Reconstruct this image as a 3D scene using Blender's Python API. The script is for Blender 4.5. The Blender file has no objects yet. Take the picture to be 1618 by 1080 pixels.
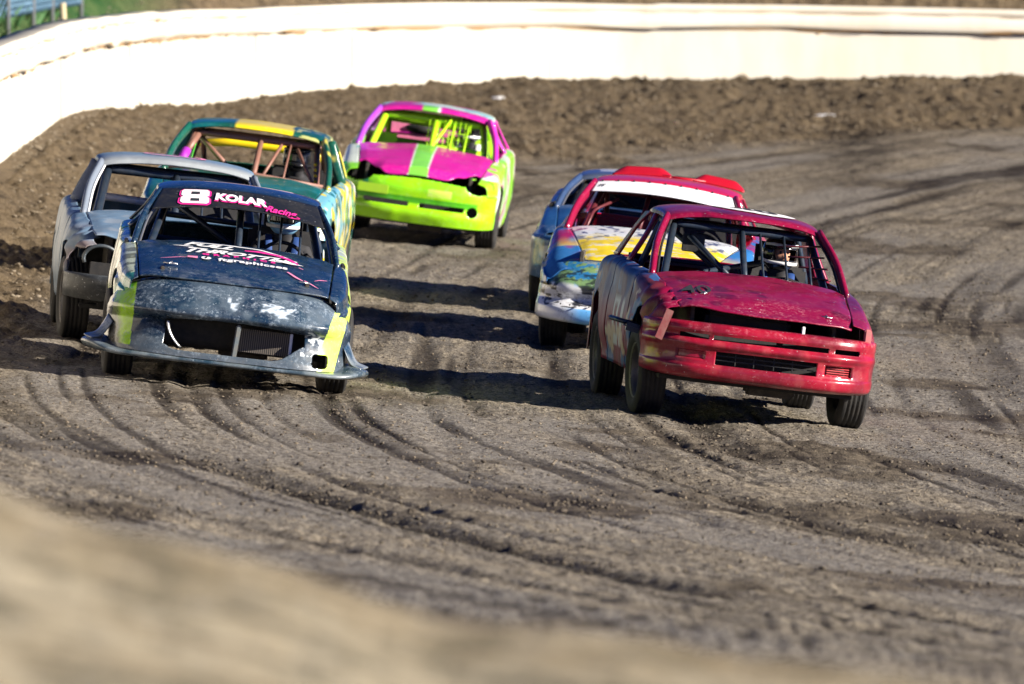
import bpy, bmesh, math, random
import numpy as np
from mathutils import Matrix, Vector

# ------------------------------------------------------------------ camera, world, sun
sc = bpy.context.scene
COL = sc.collection
R = math.radians
F = 17245.0                      # focal length in photo pixels (1618 wide)
H = 4.13                         # camera height
cd = bpy.data.cameras.new("camera"); cam = bpy.data.objects.new("camera", cd); COL.objects.link(cam)
cd.sensor_width = 36.0; cd.lens = F/1618*36
cd.clip_start = 0.5; cd.clip_end = 3000
cam.location = (0, 0, H)
cam.rotation_euler = (R(90)-math.atan((540+231)/F), 0, 0)
cd.dof.use_dof = True; cd.dof.focus_distance = 76.5; cd.dof.aperture_fstop = 5.6
sc.camera = cam

SUN_EL, SUN_AZ = 21.0, 22.0      # sun stands to the right of the view and a little towards the camera
sd = Vector((math.cos(R(SUN_EL))*math.cos(R(SUN_AZ)), -math.cos(R(SUN_EL))*math.sin(R(SUN_AZ)), math.sin(R(SUN_EL))))
w = bpy.data.worlds.new("World"); sc.world = w; w.use_nodes = True
nt = w.node_tree; bg = nt.nodes['Background']
sky = nt.nodes.new('ShaderNodeTexSky'); sky.sky_type = 'NISHITA'; sky.sun_disc = False
sky.sun_elevation = R(SUN_EL); sky.sun_rotation = math.atan2(sd.x, sd.y)
sky.air_density = 0.20; sky.dust_density = 0.0; sky.ozone_density = 3.0
tint = nt.nodes.new('ShaderNodeMix'); tint.data_type = 'RGBA'; tint.blend_type = 'MULTIPLY'; tint.inputs[0].default_value = 1; tint.inputs[7].default_value = (.36, .80, 1.55, 1)
nt.links.new(sky.outputs[0], tint.inputs[6]); nt.links.new(tint.outputs[2], bg.inputs[0]); bg.inputs[1].default_value = 0.05
sl = bpy.data.lights.new("sun", 'SUN'); sl.energy = 5.0; sl.angle = R(0.5); sl.color = (1.0, 0.92, 0.80)
so = bpy.data.objects.new("sun", sl); COL.objects.link(so)
so.rotation_euler = sd.to_track_quat('Z', 'Y').to_euler()
sc.view_settings.view_transform = 'Standard'; sc.view_settings.look = 'None'
sc.view_settings.exposure = 1.28; sc.view_settings.gamma = 1.0
sc.render.engine = 'CYCLES'
try: sc.cycles.use_denoising = True
except Exception: pass
sc.cycles.max_bounces = 6; sc.cycles.diffuse_bounces = 1

# ------------------------------------------------------------------ helpers
def _h(ix, iy, iz, seed):
    n = (ix*73856093) ^ (iy*19349663) ^ (iz*83492791) ^ (seed*2654435761 & 0x7fffffff)
    n = (n ^ (n >> 13))*1274126177 & 0x7fffffff
    n = (n ^ (n >> 16))*668265263 & 0x7fffffff
    return ((n ^ (n >> 15)) & 0xffff)/65535.0
def vnoise(P, scale=1.0, seed=1):
    P = np.asarray(P, dtype=float)*scale
    if P.shape[-1] == 2: P = np.concatenate([P, np.zeros(P.shape[:-1]+(1,))], -1)
    i = np.floor(P).astype(np.int64); f = P-i; f = f*f*(3-2*f)
    r = 0
    for a in (0, 1):
        for b in (0, 1):
            for c in (0, 1):
                wt = (f[..., 0] if a else 1-f[..., 0])*(f[..., 1] if b else 1-f[..., 1])*(f[..., 2] if c else 1-f[..., 2])
                r = r + wt*_h(i[..., 0]+a, i[..., 1]+b, i[..., 2]+c, seed)
    return r
def fbm(P, scale, seed=1, oct=4, gain=.5):
    s = 0; a = 1; t = 0
    for k in range(oct):
        s = s+a*vnoise(P, scale*2**k, seed+k*17); t += a; a *= gain
    return s/t
def sstep(a, b, x):
    t = np.clip((np.asarray(x, float)-a)/(b-a), 0, 1); return t*t*(3-2*t)
def mixc(a, b, m):
    m = np.asarray(m)[..., None]; return np.asarray(a)*(1-m)+np.asarray(b)*m
def cr(ctrl, n, axis=0, ts=None):
    """Catmull-Rom resample of control points along an axis"""
    C = np.moveaxis(np.asarray(ctrl, float), axis, 0); k = len(C)
    t = np.linspace(0, k-1, n) if ts is None else np.asarray(ts)*(k-1)
    i = np.clip(np.floor(t).astype(int), 0, k-2); f = t-i
    E = np.concatenate([2*C[:1]-C[1:2], C, 2*C[-1:]-C[-2:-1]], 0)
    sh = (-1,)+(1,)*(C.ndim-1); f = f.reshape(sh)
    p0, p1, p2, p3 = E[i], E[i+1], E[i+2], E[i+3]
    o = .5*((2*p1)+(-p0+p2)*f+(2*p0-5*p1+4*p2-p3)*f**2+(-p0+3*p1-3*p2+p3)*f**3)
    return np.moveaxis(o, 0, axis)

def new_obj(name, me, parent=None, mats=(), smooth=True):
    for m in mats: me.materials.append(m)
    if smooth: me.polygons.foreach_set('use_smooth', [True]*len(me.polygons))
    o = bpy.data.objects.new(name, me); COL.objects.link(o)
    if parent is not None: o.parent = parent
    return o
def mesh_from(V, Fc, name='m'):
    me = bpy.data.meshes.new(name); me.from_pydata([tuple(v) for v in V], [], [tuple(int(i) for i in f) for f in Fc]); me.update(); return me
def fast_grid(P):
    nu, nv = P.shape[:2]
    idx = np.arange(nu*nv).reshape(nu, nv)
    q = np.stack([idx[:-1, :-1], idx[1:, :-1], idx[1:, 1:], idx[:-1, 1:]], -1).reshape(-1, 4)
    return P.reshape(-1, 3), q
def build_fast(name, V, Q):
    me = bpy.data.meshes.new(name); n = len(Q); k = Q.shape[1]
    me.vertices.add(len(V)); me.vertices.foreach_set('co', np.asarray(V, np.float32).ravel())
    me.loops.add(n*k); me.loops.foreach_set('vertex_index', Q.astype(np.int32).ravel())
    me.polygons.add(n); me.polygons.foreach_set('loop_start', np.arange(0, n*k, k, dtype=np.int32))
    me.polygons.foreach_set('loop_total', np.full(n, k, np.int32))
    me.update(calc_edges=True); return me
SCUFF = [None]
def set_col(me, C, name='paint'):
    if name == 'paint' and SCUFF[0] is not None:
        V = np.empty(len(me.vertices)*3); me.vertices.foreach_get('co', V); V = V.reshape(-1, 3)
        s_ = np.clip(SCUFF[0](V), 0, 1); set_col(me, np.stack([s_, s_, s_], -1), 'scuff')
    a = me.color_attributes.new(name, 'FLOAT_COLOR', 'POINT')
    C = np.asarray(C, np.float32).reshape(-1, 3)
    a.data.foreach_set('color', np.concatenate([C, np.ones((len(C), 1), np.float32)], 1).ravel())
def sheet(name, P, parent, mat, col=None, hole=None, thick=.006, flip=False, shift=0.0):
    """panel from a grid of points; hole(centres)->bool deletes cells; col(points)->rgb"""
    V, Q = fast_grid(P)
    if flip: Q = Q[:, ::-1]
    if hole is not None:
        c = V[Q].mean(1); Q = Q[~hole(c)]
    me = build_fast(name, V, Q)
    if col is not None: set_col(me, col(V) if callable(col) else np.tile(np.array(col, float), (len(V), 1)))
    o = new_obj(name, me, parent, [mat])
    if thick:
        s = o.modifiers.new('thick', 'SOLIDIFY'); s.thickness = thick; s.offset = -1 if not shift else shift
    return o
def tube_mesh(paths, r, n=10, cap=True):
    """paths: list of (points, radius)"""
    V = []; Fc = []
    for pts, rr in paths:
        pts = [Vector(p) for p in pts]; b = len(V); up = None
        for i, p in enumerate(pts):
            d = (pts[min(i+1, len(pts)-1)]-pts[max(i-1, 0)]).normalized()
            if up is None:
                up = Vector((0, 0, 1)) if abs(d.z) < .9 else Vector((0, 1, 0))
            a = d.cross(up).normalized(); up2 = a.cross(d).normalized(); up = up2
            rad = rr if not hasattr(rr, '__len__') else None
            ra, rb = (rad, rad) if rad else rr
            for k in range(n):
                t = 2*math.pi*k/n; V.append(p+a*math.cos(t)*ra+up2*math.sin(t)*rb)
        for i in range(len(pts)-1):
            for k in range(n):
                k2 = (k+1) % n; Fc.append((b+i*n+k, b+i*n+k2, b+(i+1)*n+k2, b+(i+1)*n+k))
        if cap:
            Fc.append(tuple(b+k for k in reversed(range(n)))); e = b+(len(pts)-1)*n; Fc.append(tuple(e+k for k in range(n)))
    return mesh_from(V, Fc)
def tubes(name, paths, parent, mat, n=10):
    return new_obj(name, tube_mesh([(q, r) for q, r in paths], 0, n), parent, [mat])
def bend(pts, rad=.06, k=4):
    """round the corners of a polyline"""
    P = [Vector(p) for p in pts]; out = [P[0]]
    for i in range(1, len(P)-1):
        a = P[i]+(P[i-1]-P[i]).normalized()*rad; b = P[i]+(P[i+1]-P[i]).normalized()*rad
        for j in range(k+1):
            t = j/k; out.append(a*(1-t)**2+P[i]*2*t*(1-t)+b*t*t)
    return out+[P[-1]]
def box_mesh(boxes, bev=.006):
    bm = bmesh.new()
    for b in boxes:
        (cx, cy, cz), (sx, sy, sz) = b[0], b[1]
        r = bmesh.ops.create_cube(bm, size=1)
        M = Matrix.Translation((cx, cy, cz))@(b[2] if len(b) > 2 else Matrix.Identity(4))@Matrix.Diagonal((sx, sy, sz, 1))
        bmesh.ops.transform(bm, matrix=M, verts=r['verts'])
    if bev: bmesh.ops.bevel(bm, geom=bm.edges[:], offset=bev, segments=2, affect='EDGES', clamp_overlap=True)
    me = bpy.data.meshes.new('b'); bm.to_mesh(me); bm.free(); return me
def boxes(name, bl, parent, mat, bev=.006):
    return new_obj(name, box_mesh(bl, bev), parent, [mat], smooth=False)
def lathe(name, prof, parent, mat, n=48, axis='X', loc=(0, 0, 0), rot=None, side=1):
    """prof: list of (axial, radius)"""
    prof = np.array(prof, float); t = np.linspace(0, 2*math.pi, n, endpoint=False)
    A = prof[:, 0][:, None]*side+0*t; Rr = prof[:, 1][:, None]
    V = np.stack([A, Rr*np.cos(t), Rr*np.sin(t)], -1).reshape(-1, 3); k = len(prof)
    Fc = []
    for i in range(k-1):
        for j in range(n):
            j2 = (j+1) % n; q = (i*n+j, i*n+j2, (i+1)*n+j2, (i+1)*n+j); Fc.append(q if side > 0 else q[::-1])
    o = new_obj(name, mesh_from(V, Fc), parent, [mat]); o.location = loc
    return o
def tag(o, label=None, cat=None, group=None, kind=None):
    if label: o['label'] = label
    if cat: o['category'] = cat
    if group: o['group'] = group
    if kind: o['kind'] = kind
    return o
def empty(name, loc=(0, 0, 0)):
    o = bpy.data.objects.new(name, None); COL.objects.link(o); o.location = loc; o.empty_display_size = .3; return o

# ------------------------------------------------------------------ materials
def mk(name):
    m = bpy.data.materials.new(name); m.use_nodes = True; t = m.node_tree; b = t.nodes['Principled BSDF']; return m, t, b
def nd(t, typ, **kw):
    n = t.nodes.new(typ)
    for k, v in kw.items():
        if isinstance(k, str) and hasattr(n, k): setattr(n, k, v)
    return n
def noise(t, scale, detail=4, rough=.6, vec=None, dist=0):
    n = t.nodes.new('ShaderNodeTexNoise'); n.inputs['Scale'].default_value = scale; n.inputs['Detail'].default_value = detail
    n.inputs['Roughness'].default_value = rough; n.inputs['Distortion'].default_value = dist
    if vec is not None: t.links.new(vec, n.inputs['Vector'])
    return n.outputs['Fac']
def ramp(t, src, p0, p1, c0=0.0, c1=1.0):
    n = t.nodes.new('ShaderNodeMapRange'); n.inputs[1].default_value = p0; n.inputs[2].default_value = p1
    n.inputs[3].default_value = c0; n.inputs[4].default_value = c1; t.links.new(src, n.inputs[0]); return n.outputs[0]
def mixn(t, fac, a, b):
    n = t.nodes.new('ShaderNodeMix'); n.data_type = 'RGBA'
    for v, s in ((fac, n.inputs[0]), (a, n.inputs[6]), (b, n.inputs[7])):
        if hasattr(v, 'is_linked') or hasattr(v, 'links'): t.links.new(v, s)
        elif isinstance(v, (int, float)): s.default_value = v
        else: s.default_value = (*v, 1)
    return n.outputs[2]
def mathn(t, op, a, b=None):
    n = t.nodes.new('ShaderNodeMath'); n.operation = op
    for i, v in enumerate((a, b)):
        if v is None: continue
        if isinstance(v, (int, float)): n.inputs[i].default_value = v
        else: t.links.new(v, n.inputs[i])
    return n.outputs[0]
def bump(t, b, h, strength=.3, dist=.01, prev=None):
    n = t.nodes.new('ShaderNodeBump'); n.inputs['Strength'].default_value = strength; n.inputs['Distance'].default_value = dist
    t.links.new(h, n.inputs['Height']); 
    if prev is not None: t.links.new(prev, n.inputs['Normal'])
    t.links.new(n.outputs[0], b.inputs['Normal']); return n.outputs[0]
DUST = (.22, .185, .14)
def paint(name, rough=.28, dust=.25, scratch=.3, dent=.25, color=None, coat=.6, chip=(.75, .75, .78), metal=0, seed=0.0, dustscale=5, scuff=(.45, .50, .56)):
    m, t, b = mk(name)
    tc = t.nodes.new('ShaderNodeTexCoord'); mp = t.nodes.new('ShaderNodeMapping'); mp.inputs['Location'].default_value = (seed*3.7, seed*1.9, seed)
    t.links.new(tc.outputs['Object'], mp.inputs[0]); v = mp.outputs[0]
    if color is None:
        a = t.nodes.new('ShaderNodeVertexColor'); a.layer_name = 'paint'; base = a.outputs['Color']
    else: base = color
    if color is None:
        sa = t.nodes.new('ShaderNodeVertexColor'); sa.layer_name = 'scuff'
        sn = mathn(t, 'MULTIPLY', ramp(t, noise(t, 34, 8, .80, v, .2), .49, .62), ramp(t, noise(t, 7, 5, .7, v, .5), .42, .60, .04, 1))
        base = mixn(t, mathn(t, 'MULTIPLY', sn, sa.outputs['Color']), base, scuff)
    # small stone chips
    ch = ramp(t, noise(t, 42, 3, .55, v), .70-.05*scratch, .76-.05*scratch)
    ch2 = ramp(t, noise(t, 3.2, 3, .6, v), .42, .62)
    chf = mathn(t, 'MULTIPLY', mathn(t, 'MULTIPLY', ch, ch2), min(1, scratch*1.6))
    c = mixn(t, chf, base, chip)
    # long scuffs
    mp2 = t.nodes.new('ShaderNodeMapping'); mp2.inputs['Scale'].default_value = (3, 14, 26); mp2.inputs['Rotation'].default_value = (.2, .3, .5); t.links.new(v, mp2.inputs[0])
    sc1 = ramp(t, noise(t, 3.0, 5, .7, mp2.outputs[0]), .66, .72)
    c = mixn(t, mathn(t, 'MULTIPLY', sc1, scratch*.8), c, chip)
    # dust film and dried mud spots
    dn = ramp(t, noise(t, dustscale*1.6, 8, .78, v, .3), .42, .78)
    sep = t.nodes.new('ShaderNodeSeparateXYZ'); t.links.new(tc.outputs['Object'], sep.inputs[0])
    low = ramp(t, sep.outputs[2], .75, .2, .25, 1.0)
    df = mathn(t, 'MULTIPLY', mathn(t, 'MULTIPLY', dn, low), dust)
    c = mixn(t, df, c, DUST)
    sp = ramp(t, noise(t, 75, 2, .5, v), .70, .74)
    c = mixn(t, mathn(t, 'MULTIPLY', mathn(t, 'MULTIPLY', sp, low), min(1, dust*2)), c, (.34, .30, .24))
    t.links.new(c, b.inputs['Base Color'])
    rr = mathn(t, 'ADD', mathn(t, 'MULTIPLY', dn, .35*min(1, dust*2)), rough)
    t.links.new(rr, b.inputs['Roughness']); b.inputs['Metallic'].default_value = metal
    b.inputs['Coat Weight'].default_value = coat; b.inputs['Coat Roughness'].default_value = .10; b.inputs['Specular IOR Level'].default_value = .3
    h1 = noise(t, 4.0, 2, .5, v, .4); n1 = bump(t, b, h1, dent, .05)
    bump(t, b, noise(t, 60, 3, .6, v), .08+.15*dust, .004, n1)
    return m
def simple(name, color, rough=.6, metal=0, dust=.3, bumpy=.15, scale=18):
    m, t, b = mk(name)
    tc = t.nodes.new('ShaderNodeTexCoord'); v = tc.outputs['Object']
    f = mathn(t, 'MULTIPLY', ramp(t, noise(t, scale, 5, .65, v), .38, .7), dust)
    t.links.new(mixn(t, f, color, DUST), b.inputs['Base Color'])
    b.inputs['Metallic'].default_value = metal
    t.links.new(mathn(t, 'ADD', mathn(t, 'MULTIPLY', f, .5), rough), b.inputs['Roughness'])
    bump(t, b, noise(t, scale*4, 4, .6, v), bumpy, .006)
    return m
M = {}
M['tyre'] = simple('tyre_rubber', (.010, .010, .011), .75, 0, .10, .4, 9)
M['sidewall'] = simple('tyre_sidewall', (.035, .034, .034), .6, 0, .8, .2, 6)
M['rim'] = simple('steel_rim', (.10, .10, .11), .45, .6, .5)
M['black'] = simple('black_metal', (.012, .013, .016), .5, .2, .12)
M['dark'] = simple('interior_black', (.008, .008, .010), .75, 0, .08)
M['under'] = simple('underbody_grime', (.035, .03, .026), .8, .1, .35, .6)
M['bar_navy'] = simple('cage_paint_navy', (.018, .032, .055), .30, .2, .12)
M['bar_rust'] = simple('cage_paint_rust', (.26, .12, .09), .45, .1, .2)
M['bar_lime'] = simple('cage_paint_lime', (.45, .85, .02), .35, 0, .03)
M['bar_maroon'] = simple('cage_paint_maroon', (.10, .012, .02), .4, .1, .1)
M['chrome'] = simple('bare_aluminium', (.62, .63, .65), .3, .9, .15)
M['white'] = simple('decal_white', (.85, .85, .86), .4, 0, .06)
M['pink'] = simple('decal_pink', (.85, .03, .30), .4, 0, .04)
M['palepink'] = simple('decal_pale_pink', (.8, .25, .42), .4, 0, .04)
M['navydecal'] = simple('decal_navy', (.006, .012, .022), .85, 0, .03)
M['seat'] = simple('seat_vinyl', (.012, .012, .014), .6, 0, .05)
M['redseat'] = simple('red_vinyl', (.42, .004, .018), .4, 0, .02)
M['limepanel'] = simple('lime_panel', (.45, .80, .03), .5, 0, .05)
M['glassred'] = simple('red_lens', (.5, .02, .02), .2, 0, .1)
M['suit_black'] = simple('racing_suit_black', (.02, .02, .024), .8, 0, .04)
M['suit_blue'] = simple('racing_suit_blue', (.02, .10, .40), .7, 0, .04)
M['skin'] = simple('skin', (.55, .27, .17), .5, 0, 0, .05)
M['helmet_black'] = simple('helmet_black', (.012, .012, .014), .15, 0, .02, .02)
M['helmet_blue'] = simple('helmet_pale_blue', (.25, .52, .75), .2, 0, .03, .02)
M['helmet_white'] = simple('helmet_white', (.8, .8, .82), .2, 0, .03, .02)
M['visor'] = simple('helmet_visor', (.01, .012, .02), .05, 0, 0, 0)
M['yellow'] = simple('yellow_plastic', (.85, .62, .01), .35, 0, .05)
M['wrap'] = simple('purple_wrap', (.35, .02, .42), .6, 0, .02)
m, t, b = mk('radiator_core'); tc = t.nodes.new('ShaderNodeTexCoord')
wv = t.nodes.new('ShaderNodeTexWave'); wv.inputs['Scale'].default_value = 22; wv.bands_direction = 'X'; t.links.new(tc.outputs['Object'], wv.inputs['Vector'])
t.links.new(mixn(t, ramp(t, wv.outputs['Fac'], .3, .7), (.01, .01, .01), (.12, .10, .085)), b.inputs['Base Color']); b.inputs['Roughness'].default_value = .6
M['radiator'] = m
# ------------------------------------------------------------------ track geometry
REF = np.array([(60, 158), (40, 158), (20, 157.5), (7.3, 156), (3, 155.2), (0, 154), (-2.2, 151), (-3.6, 146), (-4.4, 139), (-4.8, 131), (-5.0, 120), (-5.07, 108),
                (-5.3, 95), (-5.2, 84), (-4.75, 74), (-3.9, 66.5), (-2.5, 59.5), (-.6, 53), (2.2, 46.5), (6, 41), (12, 36), (24, 31), (50, 27)], float)
REFC = cr(REF, 330)
seg = np.diff(REFC, axis=0); sl_ = np.concatenate([[0], np.cumsum(np.hypot(seg[:, 0], seg[:, 1]))])
def track_ds(x, y):
    """distance inwards from the wall curve, and arc length along it"""
    x = np.asarray(x, float); y = np.asarray(y, float); sh = x.shape
    P = np.stack([x.ravel(), y.ravel()], -1); D = np.empty(len(P)); S = np.empty(len(P))
    A = REFC[:-1]; B = seg; L2 = (B**2).sum(1)
    for c in range(0, len(P), 4000):
        q = P[c:c+4000]; d = q[:, None, :]-A[None]
        t = np.clip((d*B[None]).sum(-1)/L2, 0, 1)
        e = d-B[None]*t[..., None]; dd = (e**2).sum(-1); k = dd.argmin(1); r = np.arange(len(q))
        sgn = np.sign(B[k, 0]*d[r, k, 1]-B[k, 1]*d[r, k, 0]); sgn[sgn == 0] = 1
        D[c:c+4000] = np.sqrt(dd[r, k])*sgn; S[c:c+4000] = sl_[k]+np.sqrt(L2[k])*t[r, k]
    return D.reshape(sh), S.reshape(sh)
def base_z(x, y, d):
    dd = np.where(d < 7.5, d, 7.5+1.2*(1-np.exp(-np.maximum(d-7.5, 0)/1.2)))
    fb = sstep(118, 146, y); z = (.70-.08*np.maximum(dd, -1))*(1-fb)+.08*fb+.006*np.clip(y-100, 0, 60)
    bw = np.interp(y, [60, 95, 125, 150], [1.2, 1.6, 2.6, 9.5]); amp = np.interp(y, [80, 92, 108, 150], [.0, .12, .42, .52])
    q = np.clip(1-d/bw, 0, 1); z = z+amp*(q*q*(3-2*q))
    # land outside the wall rises
    out = np.clip(-d-.4, 0, 200); far = sstep(60, 100, y)
    z = z+far*(1.1*sstep(0, 1.5, out)+.28*np.minimum(out, 40))
    return z
def ground_base(x, y):
    d, s = track_ds(x, y); z = base_z(x, y, d)
    crest = np.interp(x, [-3, -1.03, -.65, -.14, .24, .63, 1.03, 3], [3.2, 2.88, 2.765, 2.62, 2.575, 2.525, 2.455, 2.2])+.008*np.sin(x*9)
    crest = np.clip(crest, 2.2, 3.2)
    fm = 1-sstep(21.5, 27.0, y); fz = crest*1.0-.012*np.clip(22-y, 0, 22)-.10*sstep(22.0, 17.0, y)
    z = z*(1-fm)+fz*fm
    return z, d, s, fm
def gz(x, y):
    z, d, s, fm = ground_base(np.array([float(x)]), np.array([float(y)])); return float(z[0])
# ------------------------------------------------------------------ ground sheet
def axis(segs):
    out = []
    for a, b, s in segs:
        n = max(1, int(round((b-a)/s))); out += list(np.linspace(a, b, n, endpoint=False))
    return np.array(out+[segs[-1][1]])
gy = axis([(-300, -40, 60), (-40, 4, 6), (4, 17, .8), (17, 30, .16), (30, 50, .6), (50, 62, .075), (62, 100, .085), (100, 134, .13), (134, 160, .16), (160, 175, .5), (175, 260, 5), (260, 1200, 120)])
gxu = axis([(-1.0, 1.0, .0058)])                       # dense strip, widening with distance
gxo = np.array([1.06, 1.15, 1.3, 1.6, 2.2, 3.2, 5, 9, 18, 40, 90])
U = np.concatenate([-gxo[::-1], gxu, gxo])
def strip_half(y): return np.interp(y, [-300, 10, 20, 50, 60, 160, 260, 1200], [3.5, 3.0, 2.0, 3.2, 3.6, 9.0, 12, 14])
YY, UU = np.meshgrid(gy, U, indexing='ij'); XX = UU*strip_half(YY)
ZB, DD, SS, FM = ground_base(XX, YY)
rng = np.random.RandomState(4)
EX = (XX-36)/41; EY = np.where(YY > 88, (YY-88)/98, np.minimum(YY-78, 0)/62)
QQ = 41*(1-np.sqrt(EX**2+EY**2)); SQ = np.arctan2((YY-80)/70, -EX)*90           # racing-line coordinates: wide arcs round the turn
TR = np.stack([QQ, SQ*.25], -1)
farM = 1-FM
bw = np.interp(YY, [60, 95, 125, 150], [1.2, 1.8, 2.8, 9.5])
wob = (fbm(np.stack([XX, YY*.5], -1), .8, 3, 3)-.5)
berm = 1-sstep(.85, 1.15, DD/bw+wob*.5)                # loose heaped dirt
berm = berm*farM*sstep(72, 86, YY)
# tyre ruts: (distance from the wall, width, depth, strength, along-track start, end)
rut = np.zeros_like(DD); rh = np.zeros_like(DD)
near = sstep(112, 84, YY)
def add_rut(d0, wd, dp, st, k, mask=1.0, slope=0.0):
    global rut, rh
    wgl = (vnoise(np.stack([SQ*.07, np.full_like(SS, k*7.3)], -1), 1, 40+k)-.5)*.40
    q = np.exp(-((QQ-d0-wgl)/wd)**2)*sstep(bw*.8, bw*1.2+.1, DD+99*(YY < 80))
    am = np.clip((vnoise(np.stack([SQ*.16, QQ*.4+k*5.1], -1), 1, 60+k)-.22)*2.4, 0, 1)
    br = .45+.9*(fbm(np.stack([XX, YY*.6], -1), 6.0, 70+k, 3)-.25)
    rut = np.maximum(rut, q*am*st*mask*np.clip(br, 0, 1.2)); rh = rh-q*am*dp*mask*.7
s_ref = float(track_ds(np.array([-3.]), np.array([70.]))[1][0])
nearfar = farM
for k, (d0, wd, dp, st) in enumerate([(.9, .10, .05, .9), (1.45, .12, .06, 1.1), (2.02, .16, .09, 1.6), (2.60, .06, .04, .8), (3.15, .04, .02, .5), (3.62, .05, .03, .7), (3.95, .10, .02, .8), (4.22, .04, .02, .5),
                                      (4.75, .06, .03, .7), (5.25, .15, .05, .9), (5.75, .05, .03, .5), (6.15, .17, .07, 1.3), (6.75, .05, .02, .5), (7.3, .12, .03, .55), (8.0, .06, .02, .5), (8.7, .2, .03, .5),
                                      (10.6, .22, .05, .7), (11.6, .12, .04, .55), (13.0, .30, .06, .7), (14.4, .22, .05, .75), (16.0, .35, .06, .6), (17.5, .2, .04, .6), (19.5, .4, .05, .5), (21.8, .3, .05, .5), (24, .4, .04, .4)]):
    add_rut(d0, wd, dp, st, k, farM)
def add_far(d0, wd, dp, st, k):
    global rut, rh
    wgl = (vnoise(np.stack([SS*.12, np.full_like(SS, k*3.3)], -1), 1, 140+k)-.5)*.5
    q = np.exp(-((DD-d0-wgl)/wd)**2)*sstep(116, 126, YY)
    am = np.clip((vnoise(np.stack([SS*.3, DD*.3+k*5.1], -1), 1, 160+k)-.18)*2.0, 0, 1)*(.5+.9*(fbm(np.stack([XX, YY*.6], -1), 3.5, 170+k, 3)-.25))
    rut = np.maximum(rut, q*np.clip(am, 0, 1.1)*st); rh = rh-q*am*dp
for k, (d0, wd, dp, st) in enumerate([(11.2, .35, .05, .9), (12.6, .25, .04, .7), (14.6, .3, .05, .8), (16.0, .4, .04, .6), (18.2, .35, .05, .75), (20.5, .5, .04, .6), (22.5, .3, .04, .6), (25, .5, .05, .6), (28, .4, .04, .5)]): add_far(d0, wd, dp, st, k)
# crossing slide marks near the front
for k, (x0, y0, x1, y1) in enumerate([(.9, 74, 3.2, 66), (2.6, 73, 1.2, 66), (-.9, 84, -.2, 62), (.6, 71, 1.2, 58)]):
    vx, vy = x1-x0, y1-y0; L = math.hypot(vx, vy); t = ((XX-x0)*vx+(YY-y0)*vy)/L/L; dd = np.abs((XX-x0)*vy-(YY-y0)*vx)/L
    q = np.exp(-(dd/.09)**2)*sstep(-.05, .15, t)*sstep(1.05, .8, t); rh = rh-.012*q
# slick darker clumps scattered
P2 = np.stack([XX, YY*.45], -1)
patch = sstep(.56, .72, fbm(P2, .9, 5, 4)+.10*(fbm(P2, 5, 9, 2)-.5))*farM
patchd = patch*np.clip((fbm(P2, 7, 15, 3)-.35)*3, 0, 1)
slick = sstep(.50, .66, fbm(np.stack([QQ, SQ*.10], -1), .75, 21, 4))*farM*(1-berm)*sstep(30, 5, DD-.0*YY)
P3 = np.stack([XX, YY*.8], -1)
mid = sstep(.0, 1.0, np.clip(berm+.6*patch, 0, 1))
h = rh
fineg = np.minimum(vnoise(np.stack([QQ*13, SQ*.10], -1), 1, 101), vnoise(np.stack([QQ*7+9, SQ*.07], -1), 1, 103))
groove = sstep(.26, .08, fineg)*sstep(.28, .55, vnoise(np.stack([QQ*.8, SQ*.12], -1), 1, 105)+.12)*farM*(1-berm)
h = h-.011*groove
h = h+.030*(fbm(TR, 3.2, 31, 4)-.5)*farM                                   # lengthwise streaks
h = h+(.026+.022*patch)*(fbm(P3, 5.5, 33, 3)-.5)*farM*(1-.55*slick)
h = h+.022*(np.abs(fbm(P3, 11, 35, 2)-.5)*2)*farM*(1-.5*slick)*(1-berm)
lump = fbm(np.stack([XX, YY], -1), 1.4, 37, 6, .68)
h = h+berm*(.20*(lump-.5)+.20*np.clip(fbm(np.stack([XX, YY], -1), 8, 39, 3)-.47, 0, 1))
h = h+FM*(.035*(fbm(np.stack([XX, YY], -1), 3.5, 41, 4)-.5)+.03*np.clip(fbm(np.stack([XX, YY], -1), 7, 45, 3)-.5, 0, 1))
out = (DD < -.35)&(FM < .5)&(YY > 76)
h = h+out*(.5*(fbm(np.stack([XX, YY], -1), .35, 43, 4)-.5))
# ridge of thrown dirt at the berm's lower edge on the far side
h = h+.10*np.exp(-((DD-9.6-wob*1.5)/.9)**2)*sstep(120, 140, YY)*(.6+.8*lump)
h = h*((np.abs(UU) < 3)+.0)
ZZ = ZB+h
wallgap = (np.abs(DD) < .35)&(YY > 64)
ZZ = np.where(wallgap, ZB, ZZ)
Vg, Qg = fast_grid(np.stack([XX, YY, ZZ], -1))
gme = build_fast('ground', Vg, Qg[:, ::-1])
darkband = np.exp(-((DD-8.6-wob*2.2)/.9)**2)*sstep(126, 140, YY)*np.clip((fbm(np.stack([XX, YY*.7], -1), 3.0, 83, 3)-.36)*4, 0, 1)
darkband = np.maximum(darkband, .75*np.exp(-((DD-1.75-wob*.9)/.45)**2)*sstep(84, 92, YY)*sstep(128, 110, YY))
set_col(gme, np.stack([np.clip(rut+.85*groove+.65*patchd+.85*darkband*(.55+.9*(lump-.3)), 0, 1.2), berm, FM], -1).reshape(-1, 3), 'mask')
grass = sstep(-4.2, -5.6, XX+.02*(YY-112)*0)*sstep(-.6, -1.4, DD)*(YY > 80)
set_col(gme, np.stack([slick, grass, patch], -1).reshape(-1, 3), 'mask2')
set_col(gme, np.stack([QQ, SQ, DD*0], -1).reshape(-1, 3), 'trk')
m, t, b = mk('track_dirt')
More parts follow.
